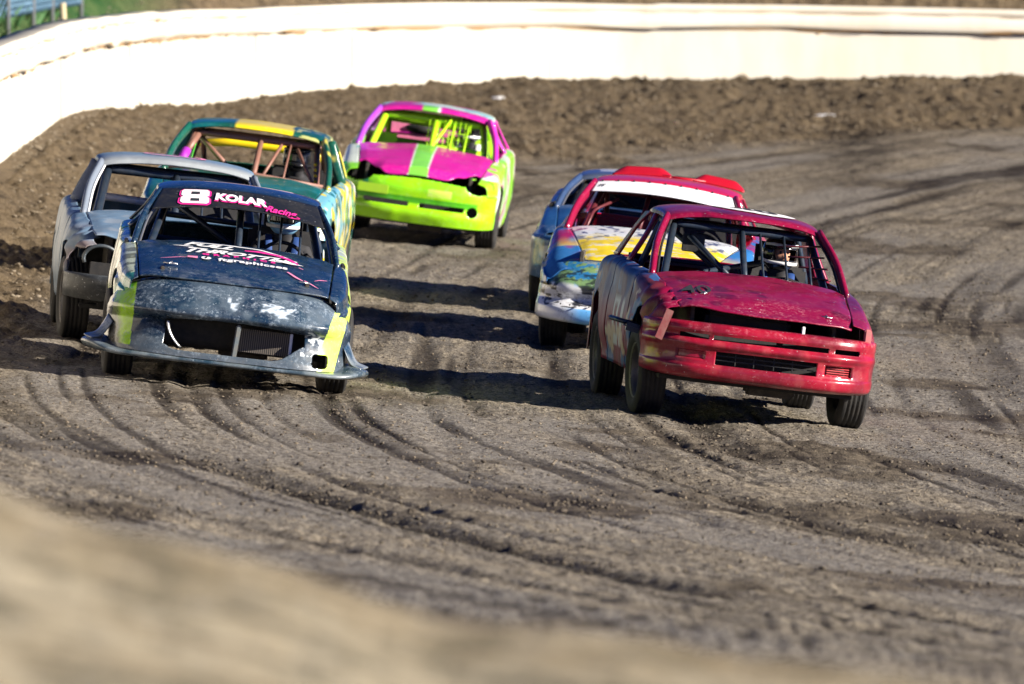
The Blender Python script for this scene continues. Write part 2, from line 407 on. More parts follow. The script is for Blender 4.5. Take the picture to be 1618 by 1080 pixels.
def vc(name):
    n = t.nodes.new('ShaderNodeVertexColor'); n.layer_name = name; s = t.nodes.new('ShaderNodeSeparateColor'); t.links.new(n.outputs[0], s.inputs[0]); return n.outputs[0], s.outputs
_, mkc = vc('mask'); _, mk2 = vc('mask2'); trk, _ = vc('trk')
geo = t.nodes.new('ShaderNodeNewGeometry'); pos = geo.outputs['Position']
mpt = t.nodes.new('ShaderNodeMapping'); mpt.inputs['Scale'].default_value = (1, .035, 1); t.links.new(trk, mpt.inputs[0])
st1 = noise(t, 2.2, 6, .62, mpt.outputs[0]); st2 = noise(t, 9, 5, .65, mpt.outputs[0])
big = noise(t, .55, 5, .6, pos); fine = noise(t, 14, 6, .7, pos); vfine = noise(t, 55, 4, .7, pos)
mpz = t.nodes.new('ShaderNodeMapping'); mpz.inputs['Scale'].default_value = (1, .5, 1); t.links.new(pos, mpz.inputs[0])
cl = noise(t, 26, 4, .65, mpz.outputs[0])
c = mixn(t, ramp(t, st1, .36, .62), (.165, .147, .124), (.345, .295, .225))
c = mixn(t, ramp(t, big, .42, .62, 0, .55), c, (.235, .222, .205))
c = mixn(t, ramp(t, st2, .50, .66, 0, .6), c, (.50, .42, .30))
c = mixn(t, ramp(t, noise(t, 16, 5, .7, mpt.outputs[0]), .54, .68, 0, .75), c, (.060, .047, .035))
sxyz = t.nodes.new('ShaderNodeSeparateXYZ'); t.links.new(pos, sxyz.inputs[0])
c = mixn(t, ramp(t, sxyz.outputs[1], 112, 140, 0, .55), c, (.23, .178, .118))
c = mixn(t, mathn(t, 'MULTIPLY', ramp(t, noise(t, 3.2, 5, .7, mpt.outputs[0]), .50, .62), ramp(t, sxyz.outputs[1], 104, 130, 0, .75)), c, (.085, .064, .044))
c = mixn(t, mathn(t, 'MULTIPLY', mk2[0], .55), c, (.30, .285, .265))
c = mixn(t, ramp(t, fine, .51, .62, 0, .8), c, (.070, .056, .043))
c = mixn(t, ramp(t, cl, .53, .62, 0, .85), c, (.045, .036, .028))
c = mixn(t, ramp(t, vfine, .54, .64, 0, .65), c, (.52, .45, .33)); c = mixn(t, ramp(t, noise(t, 42, 3, .6, pos), .53, .63, 0, .75), c, (.05, .040, .030))
bc = mixn(t, ramp(t, fine, .35, .65), (.095, .070, .044), (.235, .178, .108))
bc = mixn(t, ramp(t, big, .38, .6, 0, .4), bc, (.150, .112, .070)); bc = mixn(t, ramp(t, noise(t, 7, 6, .75, pos), .48, .60, 0, .80), bc, (.055, .041, .027))
c = mixn(t, mk2[2], c, mixn(t, ramp(t, fine, .35, .65), (.09, .074, .055), (.20, .165, .12)))
c = mixn(t, mkc[1], c, bc)
c = mixn(t, mathn(t, 'MULTIPLY', mkc[0], .86), c, (.030, .023, .017))
fc = mixn(t, ramp(t, noise(t, 2.2, 5, .6, pos), .35, .65), (.30, .24, .15), (.44, .385, .28))
fc = mixn(t, ramp(t, noise(t, 4.6, 6, .72, pos), .47, .58, 0, .9), fc, (.14, .125, .085)); fc = mixn(t, ramp(t, noise(t, 9, 4, .6, pos), .56, .7, 0, .6), fc, (.52, .47, .38)); fc = mixn(t, ramp(t, sxyz.outputs[1], 20.8, 22.5, 0, .6), fc, (.26, .19, .105))
c = mixn(t, mkc[2], c, fc)
gc = mixn(t, ramp(t, noise(t, 2.5, 4, .6, pos), .4, .6), (.02, .075, .02), (.07, .12, .04))
c = mixn(t, mk2[1], c, gc)
t.links.new(c, b.inputs['Base Color'])
ro = mathn(t, 'SUBTRACT', ramp(t, fine, .3, .7, .74, .92), mathn(t, 'MULTIPLY', mk2[0], .14))
t.links.new(ro, b.inputs['Roughness']); b.inputs['Specular IOR Level'].default_value = .12
n1 = bump(t, b, fine, .7, .06); n2 = bump(t, b, cl, .8, .035, n1); bump(t, b, vfine, .7, .014, n2)
M['dirt'] = m
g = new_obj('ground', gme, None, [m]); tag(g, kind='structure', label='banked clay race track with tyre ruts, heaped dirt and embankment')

# loose clods of dirt
def ico():
    bm = bmesh.new(); bmesh.ops.create_icosphere(bm, subdivisions=1, radius=1); V = np.array([v.co[:] for v in bm.verts]); Fx = np.array([[v.index for v in f.verts] for f in bm.faces]); bm.free(); return V, Fx
iv, if_ = ico()
def clods(name, X, Y, size, mat, label, seed=1):
    rs = np.random.RandomState(seed); n = len(X)
    z, d, s, fm = ground_base(X, Y)
    ix = np.clip(np.searchsorted(gy, Y), 1, len(gy)-1); u = X/strip_half(Y); iu = np.clip(np.searchsorted(U, u), 1, len(U)-1)
    z = ZZ[ix, iu]
    V = np.empty((n, len(iv), 3)); 
    for k in range(len(iv)):
        V[:, k] = iv[k][None]*(.6+.8*rs.rand(n, 1))
    a = rs.rand(n)*6.28; ca, sa = np.cos(a)[:, None], np.sin(a)[:, None]
    sx = size[:, None]; x = V[..., 0]*sx*(.8+.8*rs.rand(n, 1)); y = V[..., 1]*sx*(.8+.5*rs.rand(n, 1)); zz = V[..., 2]*sx*.65
    P = np.stack([x*ca-y*sa+X[:, None], x*sa+y*ca+Y[:, None], zz+z[:, None]+sx*.25], -1).reshape(-1, 3)
    Q = (if_[None]+(np.arange(n)*len(iv))[:, None, None]).reshape(-1, 3)
    me = build_fast(name, P, Q); o = new_obj(name, me, None, [mat], smooth=False); tag(o, label, 'dirt clods', kind='stuff'); return o
M['clod'] = simple('dirt_clod', (.17, .135, .09), .9, 0, .7, .6, 3)
M['clod_dark'] = simple('damp_dirt_clod', (.06, .047, .034), .85, 0, .25, .6, 3)
rs = np.random.RandomState(11)
def samp(n, y0, y1, prob, p=1.0):
    out = []
    while sum(map(len, out)) < n:
        Y = y0+(y1-y0)*rs.rand(20000)**p; X = (rs.rand(20000)*2-1)*strip_half(Y)*.8
        ix = np.clip(np.searchsorted(gy, Y), 1, len(gy)-1); iu = np.clip(np.searchsorted(U, X/strip_half(Y)), 1, len(U)-1)
        k = rs.rand(20000) < prob[ix, iu]; out.append(np.stack([X[k], Y[k]], -1))
    return np.concatenate(out)[:n]
pb = samp(20000, 86, 156, np.clip(berm, 0, 1))
clods('heaped_dirt_clods', pb[:, 0], pb[:, 1], .005+.020*rs.rand(len(pb))**3, M['clod'], 'loose tan dirt clods heaped along the foot of the white wall', 3)
pt = samp(15000, 54, 120, np.clip(.03+rut*.8+.4*patchd, 0, 1)*farM*(1-berm))
clods('track_dirt_clods', pt[:, 0], pt[:, 1], .004+.013*rs.rand(len(pt))**3, M['clod_dark'], 'dark damp crumbs of clay scattered along the tyre ruts', 5)
pt = samp(14000, 54, 120, farM*(1-berm)+0)
clods('pale_track_crumbs', pt[:, 0], pt[:, 1], .003+.008*rs.rand(len(pt))**3, M['clod'], 'pale dry crumbs of clay scattered over the whole track', 6)

# ------------------------------------------------------------------ wall
wt = np.interp
ss0 = np.searchsorted(-REFC[:, 1]*0+np.arange(len(REFC)), 0)
k0 = int(np.argmin(np.abs(REFC[:, 0]-34)+(REFC[:, 1] < 150)*99)); k1 = int(np.argmin(np.abs(REFC[:, 1]-66)+(REFC[:, 0] > 0)*99))
L0, L1 = sl_[k0], sl_[k1]; ls = np.arange(L0, L1, .12)
wx = np.interp(ls, sl_, REFC[:, 0]); wy = np.interp(ls, sl_, REFC[:, 1])
wdx = np.gradient(wx, ls); wdy = np.gradient(wy, ls); nx, ny = -wdy, wdx     # inward normal
lw = ls
topz = np.interp(wy, [66, 95, 108, 120, 132, 147, 153, 155, 158], [1.9, 2.22, 2.28, 2.28, 2.19, 2.06, 2.05, 2.0, 1.98])
topz = np.where(wx > 2, np.interp(wx, [2, 7.3, 30], [2.02, 1.90, 1.8]), topz)+.03*(vnoise(np.stack([lw*.5, lw*0], -1), 1, 91)-.5)
prof = [(.10, -1.6), (.10, -.45), (.10, -.345), (.17, -.325), (.185, -.30), (.185, -.14), (.155, -.12), (.155, -.10), (.18, -.085), (.18, -.02), (.15, .0), (-.12, .0), (-.14, -.03), (-.14, -1.6)]
def wall_strip(name, idx, parent, mat):
    W = []
    for o_, z_ in prof[idx[0]:idx[1]]:
        wv_ = .012*(vnoise(np.stack([lw*1.3, lw*0+z_*9], -1), 1, 77)-.5)*2
        dz = .035*(vnoise(np.stack([lw*.6, lw*0+3], -1), 1, 55)-.5)*2 if -.34 < z_ < -.2 else 0
        W.append(np.stack([wx+nx*(o_+wv_), wy+ny*(o_+wv_), topz+z_+dz], -1))
    V, Q = fast_grid(np.stack(W, 1)); return new_obj(name, build_fast(name, V, Q), parent, [mat])
m, t, b = mk('whitewashed_concrete')
geo = t.nodes.new('ShaderNodeNewGeometry'); pos = geo.outputs['Position']
mpv = t.nodes.new('ShaderNodeMapping'); mpv.inputs['Scale'].default_value = (1, 1, .25); t.links.new(pos, mpv.inputs[0])
sv = noise(t, 1.2, 5, .6, mpv.outputs[0]); sf = noise(t, 3.5, 5, .65, pos)
c = mixn(t, ramp(t, sv, .48, .74, 0, .45), (.60, .56, .475), (.46, .36, .23))
c = mixn(t, ramp(t, sf, .70, .76, 0, .7), c, (.40, .28, .15))
t.links.new(c, b.inputs['Base Color']); b.inputs['Roughness'].default_value = .8
bump(t, b, sf, .2, .02); M['wall'] = m
wroot = empty('concrete_wall', (float(wx[len(wx)//2]), float(wy[len(wy)//2]), 1.0)); wloc = wroot.location.copy()
tag(wroot, 'long curved whitewashed concrete barrier wall along the top of the track', 'wall')
def unoff(o, root):
    o.data.transform(Matrix.Translation(-root.location)); return o
unoff(wall_strip('wall_face', (0, 3), wroot, M['wall']), wroot)
unoff(wall_strip('wall_rail', (2, 11), wroot, M['wall']), wroot)
unoff(wall_strip('wall_back', (10, 14), wroot, M['wall']), wroot)
# joint grooves, rust stains and dirt stuck below the rail
M['stain'] = simple('rusty_stain', (.30, .17, .06), .9, 0, .3)
M['joint'] = simple('joint_filler', (.60, .56, .48), .9, 0, .15)
def wall_pt(l, o_, z_):
    x = np.interp(l, ls, wx); y = np.interp(l, ls, wy); a = np.interp(l, ls, nx); c_ = np.interp(l, ls, ny); return Vector((x+a*o_, y+c_*o_, np.interp(l, ls, topz)+z_))
bl = []
V = []; Fc = []
for l in np.arange(L0+2, L1, 4.6):
    if abs(wall_pt(l, 0, 0).x-4.9) < 2.2: continue
    for k in range(2):
        pass
    b0 = len(V); V += [wall_pt(l-.04, .103, -1.3), wall_pt(l+.04, .103, -1.3), wall_pt(l+.04, .103, -.35), wall_pt(l-.04, .103, -.35)]
    V += [wall_pt(l-.04, .116, -1.3), wall_pt(l+.04, .116, -1.3), wall_pt(l+.04, .116, -.35), wall_pt(l-.04, .116, -.35)]
    Fc += [(b0+4, b0+5, b0+6, b0+7), (b0, b0+3, b0+7, b0+4), (b0+1, b0+5, b0+6, b0+2)]
unoff(new_obj('wall_joint', mesh_from(V, Fc), wroot, [M['joint']], False), wroot)
for zc_, oo_, wd_, nm_ in ((-.350, .110, .026, 91), (-.110, .1605, .010, 95)):
    hw_ = wd_*np.clip(fbm(np.stack([lw*1.7, lw*0], -1), 1, nm_, 4)-.36, 0, 1)*2.2; zz_ = zc_+.02*(vnoise(np.stack([lw*.9, lw*0], -1), 1, nm_+1)-.5)
    PW = np.stack([np.stack([wx+nx*(oo_+.012), wy+ny*(oo_+.012), topz+zz_+s_*hw_], -1) for s_ in (-1, 1)], 1)
    Vw, Qw = fast_grid(PW); unoff(new_obj('wall_stain', build_fast('s', Vw, Qw), wroot, [M['stain']]), wroot)
rs = np.random.RandomState(8); V = []; Fc = []
for i in range(80):
    l = L0+12+(L1-L0-20)*rs.rand(); z = -.345+.02*rs.randn() if rs.rand() < .72 else -.1+.02*rs.randn() if rs.rand() < .5 else -.4-.4*rs.rand()
    wd = .05+.45*rs.rand()**2 if z > -.38 else .03; hh = .008+.014*rs.rand(); b0 = len(V); n = 14; oo = .19 if z > -.345 else .125
    for k in range(n):
        a = 6.283*k/n; r = .6+.6*rs.rand(); V.append(wall_pt(l+math.cos(a)*wd*r, oo, z+math.sin(a)*hh*r))
    V.append(wall_pt(l, oo+.012, z)); Fc += [(b0+k, b0+(k+1) % n, b0+n) for k in range(n)]
unoff(new_obj('wall_stain', mesh_from(V, Fc), wroot, [M['stain']], False), wroot)

# fence and timber props behind the left end of the wall
def at(px, py, D): return Vector(((px-809)*D/F, D, H-(py+231)*D/F))
fr = empty('wire_fence', (-6.1, 130, 2.2)); tag(fr, 'tall grey wire mesh fence on slim posts behind the white wall', 'fence')
M['post'] = simple('galvanised_post', (.45, .47, .50), .4, .7, .2); M['mesh'] = simple('fence_wire', (.10, .20, .30), .5, .3, .1)
M['timber'] = simple('weathered_timber', (.50, .42, .26), .8, 0, .2)
off = fr.location
fps = [((q_-809)*D_/F, D_) for q_, D_ in ((-420, 118), (-150, 124), (12, 129), (52, 133), (82, 136.5), (128, 140))]
for i, (x, y) in enumerate(fps):
    zb = gz(x, y)-.2; tubes('post', [([Vector((x, y, zb))-off, Vector((x, y, 4.6))-off], .035)], fr, M['post'], 8)
paths = []
for (x0, y0), (x1, y1) in zip(fps[:-1], fps[1:]):
    for z in (2.55, 3.5, 4.55): paths.append(([Vector((x0, y0, z))-off, Vector((x1, y1, z))-off], .014))
tubes('fence_rail', paths, fr, M['post'], 6)
paths = []
for (x0, y0), (x1, y1) in zip(fps[:-1], fps[1:]):
    n = 22; L = 1
    for k in range(-16, n):
        t0, t1 = k/n, (k+16)/n; z0, z1 = 2.2, 4.5
        for a, bb, za, zb in ((t0, t1, z0, z1), (t0, t1, z1, z0)):
            ca, cb = max(a, 0), min(bb, 1)
            if cb <= ca: continue
            fa, fb = (ca-a)/(bb-a), (cb-a)/(bb-a)
            paths.append(([Vector((x0+(x1-x0)*ca, y0+(y1-y0)*ca, za+(zb-za)*fa))-off, Vector((x0+(x1-x0)*cb, y0+(y1-y0)*cb, za+(zb-za)*fb))-off], .013))
tubes('wire_mesh', paths, fr, M['mesh'], 4)
for nm, p in (('short timber prop leaning behind the wall left of the taller one', (at(70, 44, 130), at(98, 26, 131.5))), ('tall pale timber stake standing behind the wall beside the dirt heap', (at(103, 46, 130.5), at(99, 4, 130.5)))):
    o = tubes('timber_prop', [([p[0]-Vector((0, 0, .3)), p[1]], .04)], None, M['timber'], 6); tag(o, nm, 'timber prop')
# grass tufts behind the fence
V = []; Fc = []
rs = np.random.RandomState(5)
for i in range(5000):
    y = 112+26*rs.rand(); x = -5.9-4.0*rs.rand()-(135-y)*.02; d_, _ = track_ds(np.array([x]), np.array([y]))
    if d_[0] > -.6: continue
    z = gz(x, y)-.12; a = rs.rand()*6.28; hh = .15+.3*rs.rand(); w_ = .012; b0 = len(V)
    lx, ly = .15*rs.randn(), .15*rs.randn()
    V += [(x-w_*math.cos(a), y-w_*math.sin(a), z), (x+w_*math.cos(a), y+w_*math.sin(a), z), (x+lx*.4, y+ly*.4, z+hh*.6), (x+lx, y+ly, z+hh)]
    Fc += [(b0, b0+1, b0+2), (b0+1, b0+3, b0+2)]
M['grass'] = simple('grass_blades', (.035, .13, .03), .7, 0, .15)
o = new_obj('grass', mesh_from(V, Fc), None, [M['grass']], False); tag(o, 'patch of green grass growing behind the wire fence', 'grass', kind='stuff')
# litter
def litter(px, py, D, sx, sz, label, rot):
    x, y = (px-809)*D/F, D; z = gz(x, y)
    n = 8; P = np.zeros((n, 5, 3))
    for i in range(n):
        for j in range(5):
            u, v_ = i/(n-1)-.5, j/4-.5; P[i, j] = (u*sx, v_*.12, sz*(.5+v_*.7+.25*math.sin(u*7+j)))
    o = sheet('litter', P, None, M['white'], thick=.004); o.location = (x, y, z+.1); o.rotation_euler = (R(-25), 0, rot); tag(o, label, 'litter', 'scraps of white litter on the dirt'); return o
litter(788, 168, 147, .13, .07, 'small white scrap of litter on the dirt above the magenta car', .7)
litter(1303, 176, 148.5, .28, .06, 'wider white scrap of litter on the dirt slope at the right', .1)
# ------------------------------------------------------------------ cars
# local frame: origin on the ground under the front axle, -y towards the nose, +x = driver's side (right in the photo)
def Rt(o, rot):
    o.rotation_euler = rot; return o
class Car:
    D = dict(hwc=.68, hwf=.61, zc=.915, zf=.70, yc=.50, yf=-.68, crown=.045, wid=1.0, roof_w=.54, zr=1.30, yr0=1.18, yr1=2.35, deckz=.95, lean=.04, sag=0.0, fz=.60,
             tr=.715, wr=.305, ww=.20, wb=2.48, steer=0.0, dent=1.0, seed=1, hoodgap=.006)
    def __init__(s, label, X, Y, yaw, paintm, cage, group='battered race cars in the turn', **kw):
        s.p = dict(Car.D); s.p.update(kw); s.cage = cage; s.pm = paintm
        s.root = empty('race_car', (X, Y, 0)); tag(s.root, label, 'race car', group)
        # rest on the banked clay: fit a plane through the four wheel contacts
        yw = R(yaw); p = s.p; ca, sa = math.cos(yw), math.sin(yw)
        loc = lambda x, y: (X+x*ca-y*sa, Y+x*sa+y*ca)
        W = {k: gz(*loc(*k)) for k in ((-p['tr'], 0), (p['tr'], 0), (-p['tr'], p['wb']), (p['tr'], p['wb']))}
        z0 = (W[(-p['tr'], 0)]+W[(p['tr'], 0)])/2; zb = (W[(-p['tr'], p['wb'])]+W[(p['tr'], p['wb'])])/2
        sx = ((W[(p['tr'], 0)]-W[(-p['tr'], 0)])+(W[(p['tr'], p['wb'])]-W[(-p['tr'], p['wb'])]))/2/(2*p['tr']); sy = (zb-z0)/p['wb']
        ex = Vector((1, 0, sx)).normalized(); ey = Vector((0, 1, sy)); ez = ex.cross(ey).normalized(); ey = ez.cross(ex)
        Mr = Matrix.Identity(4)
        for i, v in enumerate((ex, ey, ez)): Mr[0][i], Mr[1][i], Mr[2][i] = v
        Mr = Matrix.Rotation(yw, 4, 'Z')@Mr; Mr.translation = (X, Y, z0+p.get('dz', 0)); s.root.matrix_world = Mr
        s.M = Mr; s.lrot = (p.get('pitch', 0), p['lean'], 0)
        s.sc = p['wid']
    def B(s, o):
        """body parts sway on the suspension"""
        c = Vector((0, .9, .35)); Rm = Matrix.Translation(c)@Matrix.Rotation(s.lrot[1], 4, 'Y')@Matrix.Rotation(s.lrot[0], 4, 'X')@Matrix.Translation(-c)
        Rm = Matrix.Translation((0, 0, s.p['sag']))@Rm
        o.matrix_basis = Rm@o.matrix_basis; return o
    # --- body lines
    def xt(s, y):
        p = s.p; return np.interp(y, [p['yf']-.1, p['yf'], p['yc'], p['yc']+.5, 2.1, 3.3], [p['hwf']-.01, p['hwf'], p['hwc'], p['hwc']+.035, p['hwc']+.03, p['hwc']-.07])
    def zt(s, y):
        p = s.p; t = np.clip((np.asarray(y, float)-p['yf'])/(p['yc']-p['yf']), -.15, 1); zh = p['zf']+(p['zc']-p['zf'])*(1.35*t-.35*t*t)-.012
        return np.where(np.asarray(y) < p['yc'], zh, np.interp(y, [p['yc'], 1.2, 2.2, 2.8, 3.3], [p['zc']-.012, p['zc']+.01, p['deckz']+.01, p['deckz'], p['deckz']-.05]))
    def xm(s, y): return s.sc*np.interp(y, [-.80, -.68, -.5, -.3, .1, 1, 2, 2.7, 3.1, 3.35], [.66, .725, .785, .815, .825, .83, .83, .82, .78, .70])
    def dents(s, P, seed, amp=.012, scale=2.5):
        n = (fbm(P, scale, seed, 3)-.5)*2*amp*s.p['dent']; return n
    def side(s, name, sgn, y0, y1, col, arches=(0,), bottom=.22, front_bottom=None, mat=None, extra=None, step=.018, hole=None, amp=.012, topdrop=None):
        p = s.p; ys = np.arange(y0, y1+1e-6, step)
        ys = np.sort(np.concatenate([ys]+[[a-.359, a+.359] for a in arches if y0 < a-.359 and a+.359 < y1])) if arches else ys
        nz = 30; P = np.zeros((len(ys), nz, 3))
        for i, y in enumerate(ys):
            xt, zt, xm = float(s.xt(y)), float(s.zt(y)), float(s.xm(y))
            if topdrop: zt -= topdrop(y)
            zs = .60 if y > -.3 else .56
            C = [(xt, zt), (xt+(xm-xt)*.62, zt-.028), (xm-.022, zt-.11), (xm, max(zs, .3)), (xm-.006, .42), (xm-.03, .30), (xm-.05, .16)]
            q = cr(C, 60); zb = bottom
            if front_bottom is not None and y < -.36: zb = front_bottom
            for a in arches:
                if abs(y-a) < .36: zb = max(zb, p['wr']+.01+math.sqrt(max(0, .36**2-(y-a)**2))*1.02)
            zq = np.minimum.accumulate(q[:, 1]); tt = np.interp(-zb, -zq, np.linspace(0, 1, 60)); u = np.linspace(0, tt, nz)
            P[i, :, 0] = np.interp(u, np.linspace(0, 1, 60), q[:, 0]); P[i, :, 1] = y; P[i, :, 2] = np.interp(u, np.linspace(0, 1, 60), zq)
        n = s.dents(P*[1, 1, 1.4], s.p['seed']+(5 if sgn > 0 else 9), amp); fade = sstep(0, .15, np.linspace(0, 1, nz))[None]
        P[..., 0] += n*fade
        if extra: P = extra(P)
        P[..., 0] *= sgn
        return s.B(sheet(name, P, s.root, mat or s.pm, col, hole, .005, flip=sgn < 0))
    def hood_z(s, x, y):
        p = s.p; t = np.clip((y-p['yf'])/(p['yc']-p['yf']), -.1, 1.1); hw = p['hwf']+(p['hwc']-p['hwf'])*t
        zz = p['zf']+(p['zc']-p['zf'])*(1.35*t-.35*t*t)
        q = np.abs(x)/hw; z = zz+p['crown']*(1-q**2.4)-.010*sstep(.86, 1.0, q)
        z = z-.05*sstep(.12, -.02, t)**2*(1 if p.get('hoodlip', 1) else 0)
        if p.get('hood_fn'): z = z+p['hood_fn'](x, y)
        return z+(fbm(np.stack([x, y, y*0], -1), 3.0, s.p['seed']+60, 3)-.5)*.022*p['dent']
    def hood(s, col, mat=None, front=None):
        p = s.p; n, mm = 110, 90; P = np.zeros((n, mm, 3))
        for j, u in enumerate(np.linspace(-1, 1, mm)):
            yf = p['yf']+(.07*abs(u)**3)+(front(u) if front else 0)
            ys = np.linspace(p['yc']-.01+.04*(1-u*u)*0, yf, n); t = (ys-p['yf'])/(p['yc']-p['yf']); hw = p['hwf']+(p['hwc']-p['hwf'])*np.clip(t, -.1, 1)-p['hoodgap']
            P[:, j, 0] = u*hw; P[:, j, 1] = ys-.10*(1-u*u)*np.clip(-t+.5, 0, .6)
        P[..., 2] = s.hood_z(P[..., 0], P[..., 1])
        return s.B(sheet('hood', P, s.root, mat or s.pm, col, None, .010, flip=False))
    def hood_map(s, off=.004):
        return lambda u, v: (u, v, float(s.hood_z(np.array(u), np.array(v)))+off)
    def roof(s, col, mat=None, zadd=0):
        p = s.p; C = []
        w0 = p['roof_w']; 
        for (y, dz, hw) in ((p['yr0']-.02, -.045, w0), (p['yr0']+.06, -.012, w0+.005), (p['yr0']+.35, .012, w0+.015), ((p['yr0']+p['yr1'])/2+.1, .012, w0+.02), (p['yr1']-.1, -.012, w0), (p['yr1']+.05, -.06, w0-.02)):
            z = p['zr']+dz
            C.append([(-hw-.015, y, z-.055), (-hw+.005, y, z-.018), (-hw+.10, y, z+.010), (-hw*.5, y-.02*0, z+.032), (0, y-.03, z+.042), (hw*.5, y, z+.032), (hw-.10, y, z+.010), (hw-.005, y, z-.018), (hw+.015, y, z-.055)])
        P = cr(cr(C, 80, 0), 90, 1); P[..., 2] += (fbm(P, 2.5, s.p['seed']+31, 3)-.5)*.016*p['dent']
        s.roofP = P
        return s.B(sheet('roof', P, s.root, mat or s.pm, col, None, .012, flip=True))
    def pillars(s, col, mat=None, w=(.026, .040), trim=None):
        p = s.p; m_ = mat or s.pm
        for sg in (-1, 1):
            A0 = Vector((sg*(p['hwc']+.015), p['yc']-.03, p['zc']-.04)); A1 = Vector((sg*(p['roof_w']+.008), p['yr0']+.02, p['zr']-.045))
            mid = (A0+A1)/2+Vector((sg*.022, .0, .018))
            pts = [Vector(v) for v in cr([A0, mid, A1], 16)]
            me = tube_mesh([(pts, w)], 0, 12)
            if m_ is s.pm: set_col(me, col(np.array([v.co[:] for v in me.vertices])) if callable(col) else np.tile(np.array(col, float), (len(me.vertices), 1)))
            o = new_obj('a_pillar', me, s.root, [m_]); s.B(o)
            if trim:
                pt = [q+Vector((-sg*.036, .0, -.006)) for q in pts]
                s.B(tubes('windscreen_trim', [(pt, .009)], s.root, trim, 6))
            # c pillar sheet
            yt = p['yr1']; C = [[(sg*(p['roof_w']+.012), yt-.30, p['zr']-.05), (sg*(p['roof_w']+.010), yt, p['zr']-.06)],
                 [(sg*(p['roof_w']+.075), yt-.10, p['zr']-.17), (sg*(p['roof_w']+.06), yt+.22, p['zr']-.19)],
                 [(sg*(p['hwc']+.035), yt+.02, p['deckz']+.0), (sg*(p['hwc']+.0), yt+.55, p['deckz']-.01)]]
            s.B(sheet('c_pillar', cr(cr(C, 24, 0), 12, 1), s.root, m_, col if m_ is s.pm else None, None, .02, flip=sg > 0))
            # b pillar
            pb_ = [Vector((sg*(p['hwc']+.045), 1.72, p['deckz']-.02)), Vector((sg*(p['roof_w']+.075), 1.73, p['zr']-.20)), Vector((sg*(p['roof_w']+.018), 1.75, p['zr']-.05))]
            me = tube_mesh([([Vector(v) for v in cr(pb_, 10)], (.045, .018))], 0, 10)
            if m_ is s.pm: set_col(me, col(np.array([v.co[:] for v in me.vertices])) if callable(col) else np.tile(np.array(col, float), (len(me.vertices), 1)))
            s.B(new_obj('b_pillar', me, s.root, [m_]))
    def fascia(s, name, rows, col, mat=None, hole=None, bulge=None, nz=70, plan=None, nu=200, thick=.006, post=None):
        pl = plan or [(0, -.86), (.30, -.85), (.52, -.80), (.68, -.70), (.775, -.54), (.81, -.40)]
        pl = np.array(pl, float); pl[:, 0] *= s.sc; k = len(pl); C = []
        for (ic, zc, is_, zs) in rows:
            row = []
            for j in range(k):
                wq = (j/(k-1))**2; ii = ic+(is_-ic)*wq; z = zc+(zs-zc)*wq
                row.append((pl[j, 0]*(1-ii*.35), pl[j, 1]+ii, z))
            C.append([(-a, b_, c_) for a, b_, c_ in row[:0:-1]]+row)
        P = cr(cr(C, nz, 0), nu, 1); P[..., 1] += (fbm(P, 2.6, s.p['seed']+3, 3)-.5)*.03*s.p['dent']
        if bulge: P = bulge(P)
        o = s.B(sheet(name, P, s.root, mat or s.pm, col, hole, thick, flip=True)); return o
    KEEP = {'seat', 'steering_wheel', 'engine', 'grille_slats', 'radiator_support', 'windscreen_mesh', 'window_net', 'floor_pan', 'headlight_bucket', 'fog_lamp_grille', 'hood_pin', 'nerf_bar', 'red_rear_seat', 'rivets', 'yellow_studs'}
    def box(s, name, bl, mat, bev=.006):
        if len(bl) > 1 and name not in s.KEEP:
            return [s.box(name, [q], mat, bev) for q in bl][-1]
        return s.B(boxes(name, bl, s.root, M[mat] if isinstance(mat, str) else mat, bev))
    def tube(s, name, paths, mat, n=10):
        if len(paths) > 1 and name not in s.KEEP:
            return [s.tube(name, [q], mat, n) for q in paths][-1]
        return s.B(tubes(name, paths, s.root, M[mat] if isinstance(mat, str) else mat, n))
    def chassis(s, inner='dark', deckcol=None):
        p = s.p; W = p['hwc']
        s.box('floor_pan', [((0, 1.3, .235), (1.36, 3.6, .03)), ((0, 1.5, .29), (.26, 2.2, .12))], inner)
        s.box('firewall', [((0, p['yc']+.02, .55), (2*W-.06, .03, .60))], inner)
        s.box('dashboard', [((0, p['yc']+.10, p['zc']-.085), (2*W-.10, .16, .07))], inner, .02)
        s.box('wheel_well', [((sg*.50, -.02, .50), (.03, 1.0, .50)) for sg in (-1, 1)]+[((sg*.50, p['wb'], .5), (.03, .9, .5)) for sg in (-1, 1)], 'under')
        s.box('radiator_support', [((0, -.60, .42), (1.28, .04, .30)), ((0, -.50, .27), (1.1, .18, .05))], 'dark')
        s.box('inner_door', [((sg*(W+.06), 1.15, .56), (.03, 1.3, .62)) for sg in (-1, 1)], inner)
        s.box('crossmember', [((0, -.25, .245), (.9, .12, .07)), ((.12, -.32, .22), (.34, .22, .10)), ((0, p['wb'], .28), (1.1, .10, .08))], 'under', .02)
        s.tube('control_arm', [([(sg*.25, -.05, .26), (sg*.62, .0, .24)], .022) for sg in (-1, 1)]+[([(sg*.3, .22, .26), (sg*.64, .02, .24)], .018) for sg in (-1, 1)], 'under', 8)
        s.tube('exhaust_pipe', [(bend([(.18, -.40, .40), (.18, -.38, .20), (.12, .1, .19), (.1, 2.4, .22)], .08), .025)], 'under', 8)
        # boot lid and rear panel
        C = [[(x*(p['hwc']-.02), y, p['deckz']+z+.03*(1-x*x)) for x in (-1, -.5, 0, .5, 1)] for y, z in ((p['yr1']+.52, -.012), (3.05, -.02), (3.28, -.04), (3.36, -.10), (3.40, -.35))]
        s.B(sheet('boot_lid', cr(cr(C, 30, 0), 30, 1), s.root, s.pm, deckcol, None, .01))
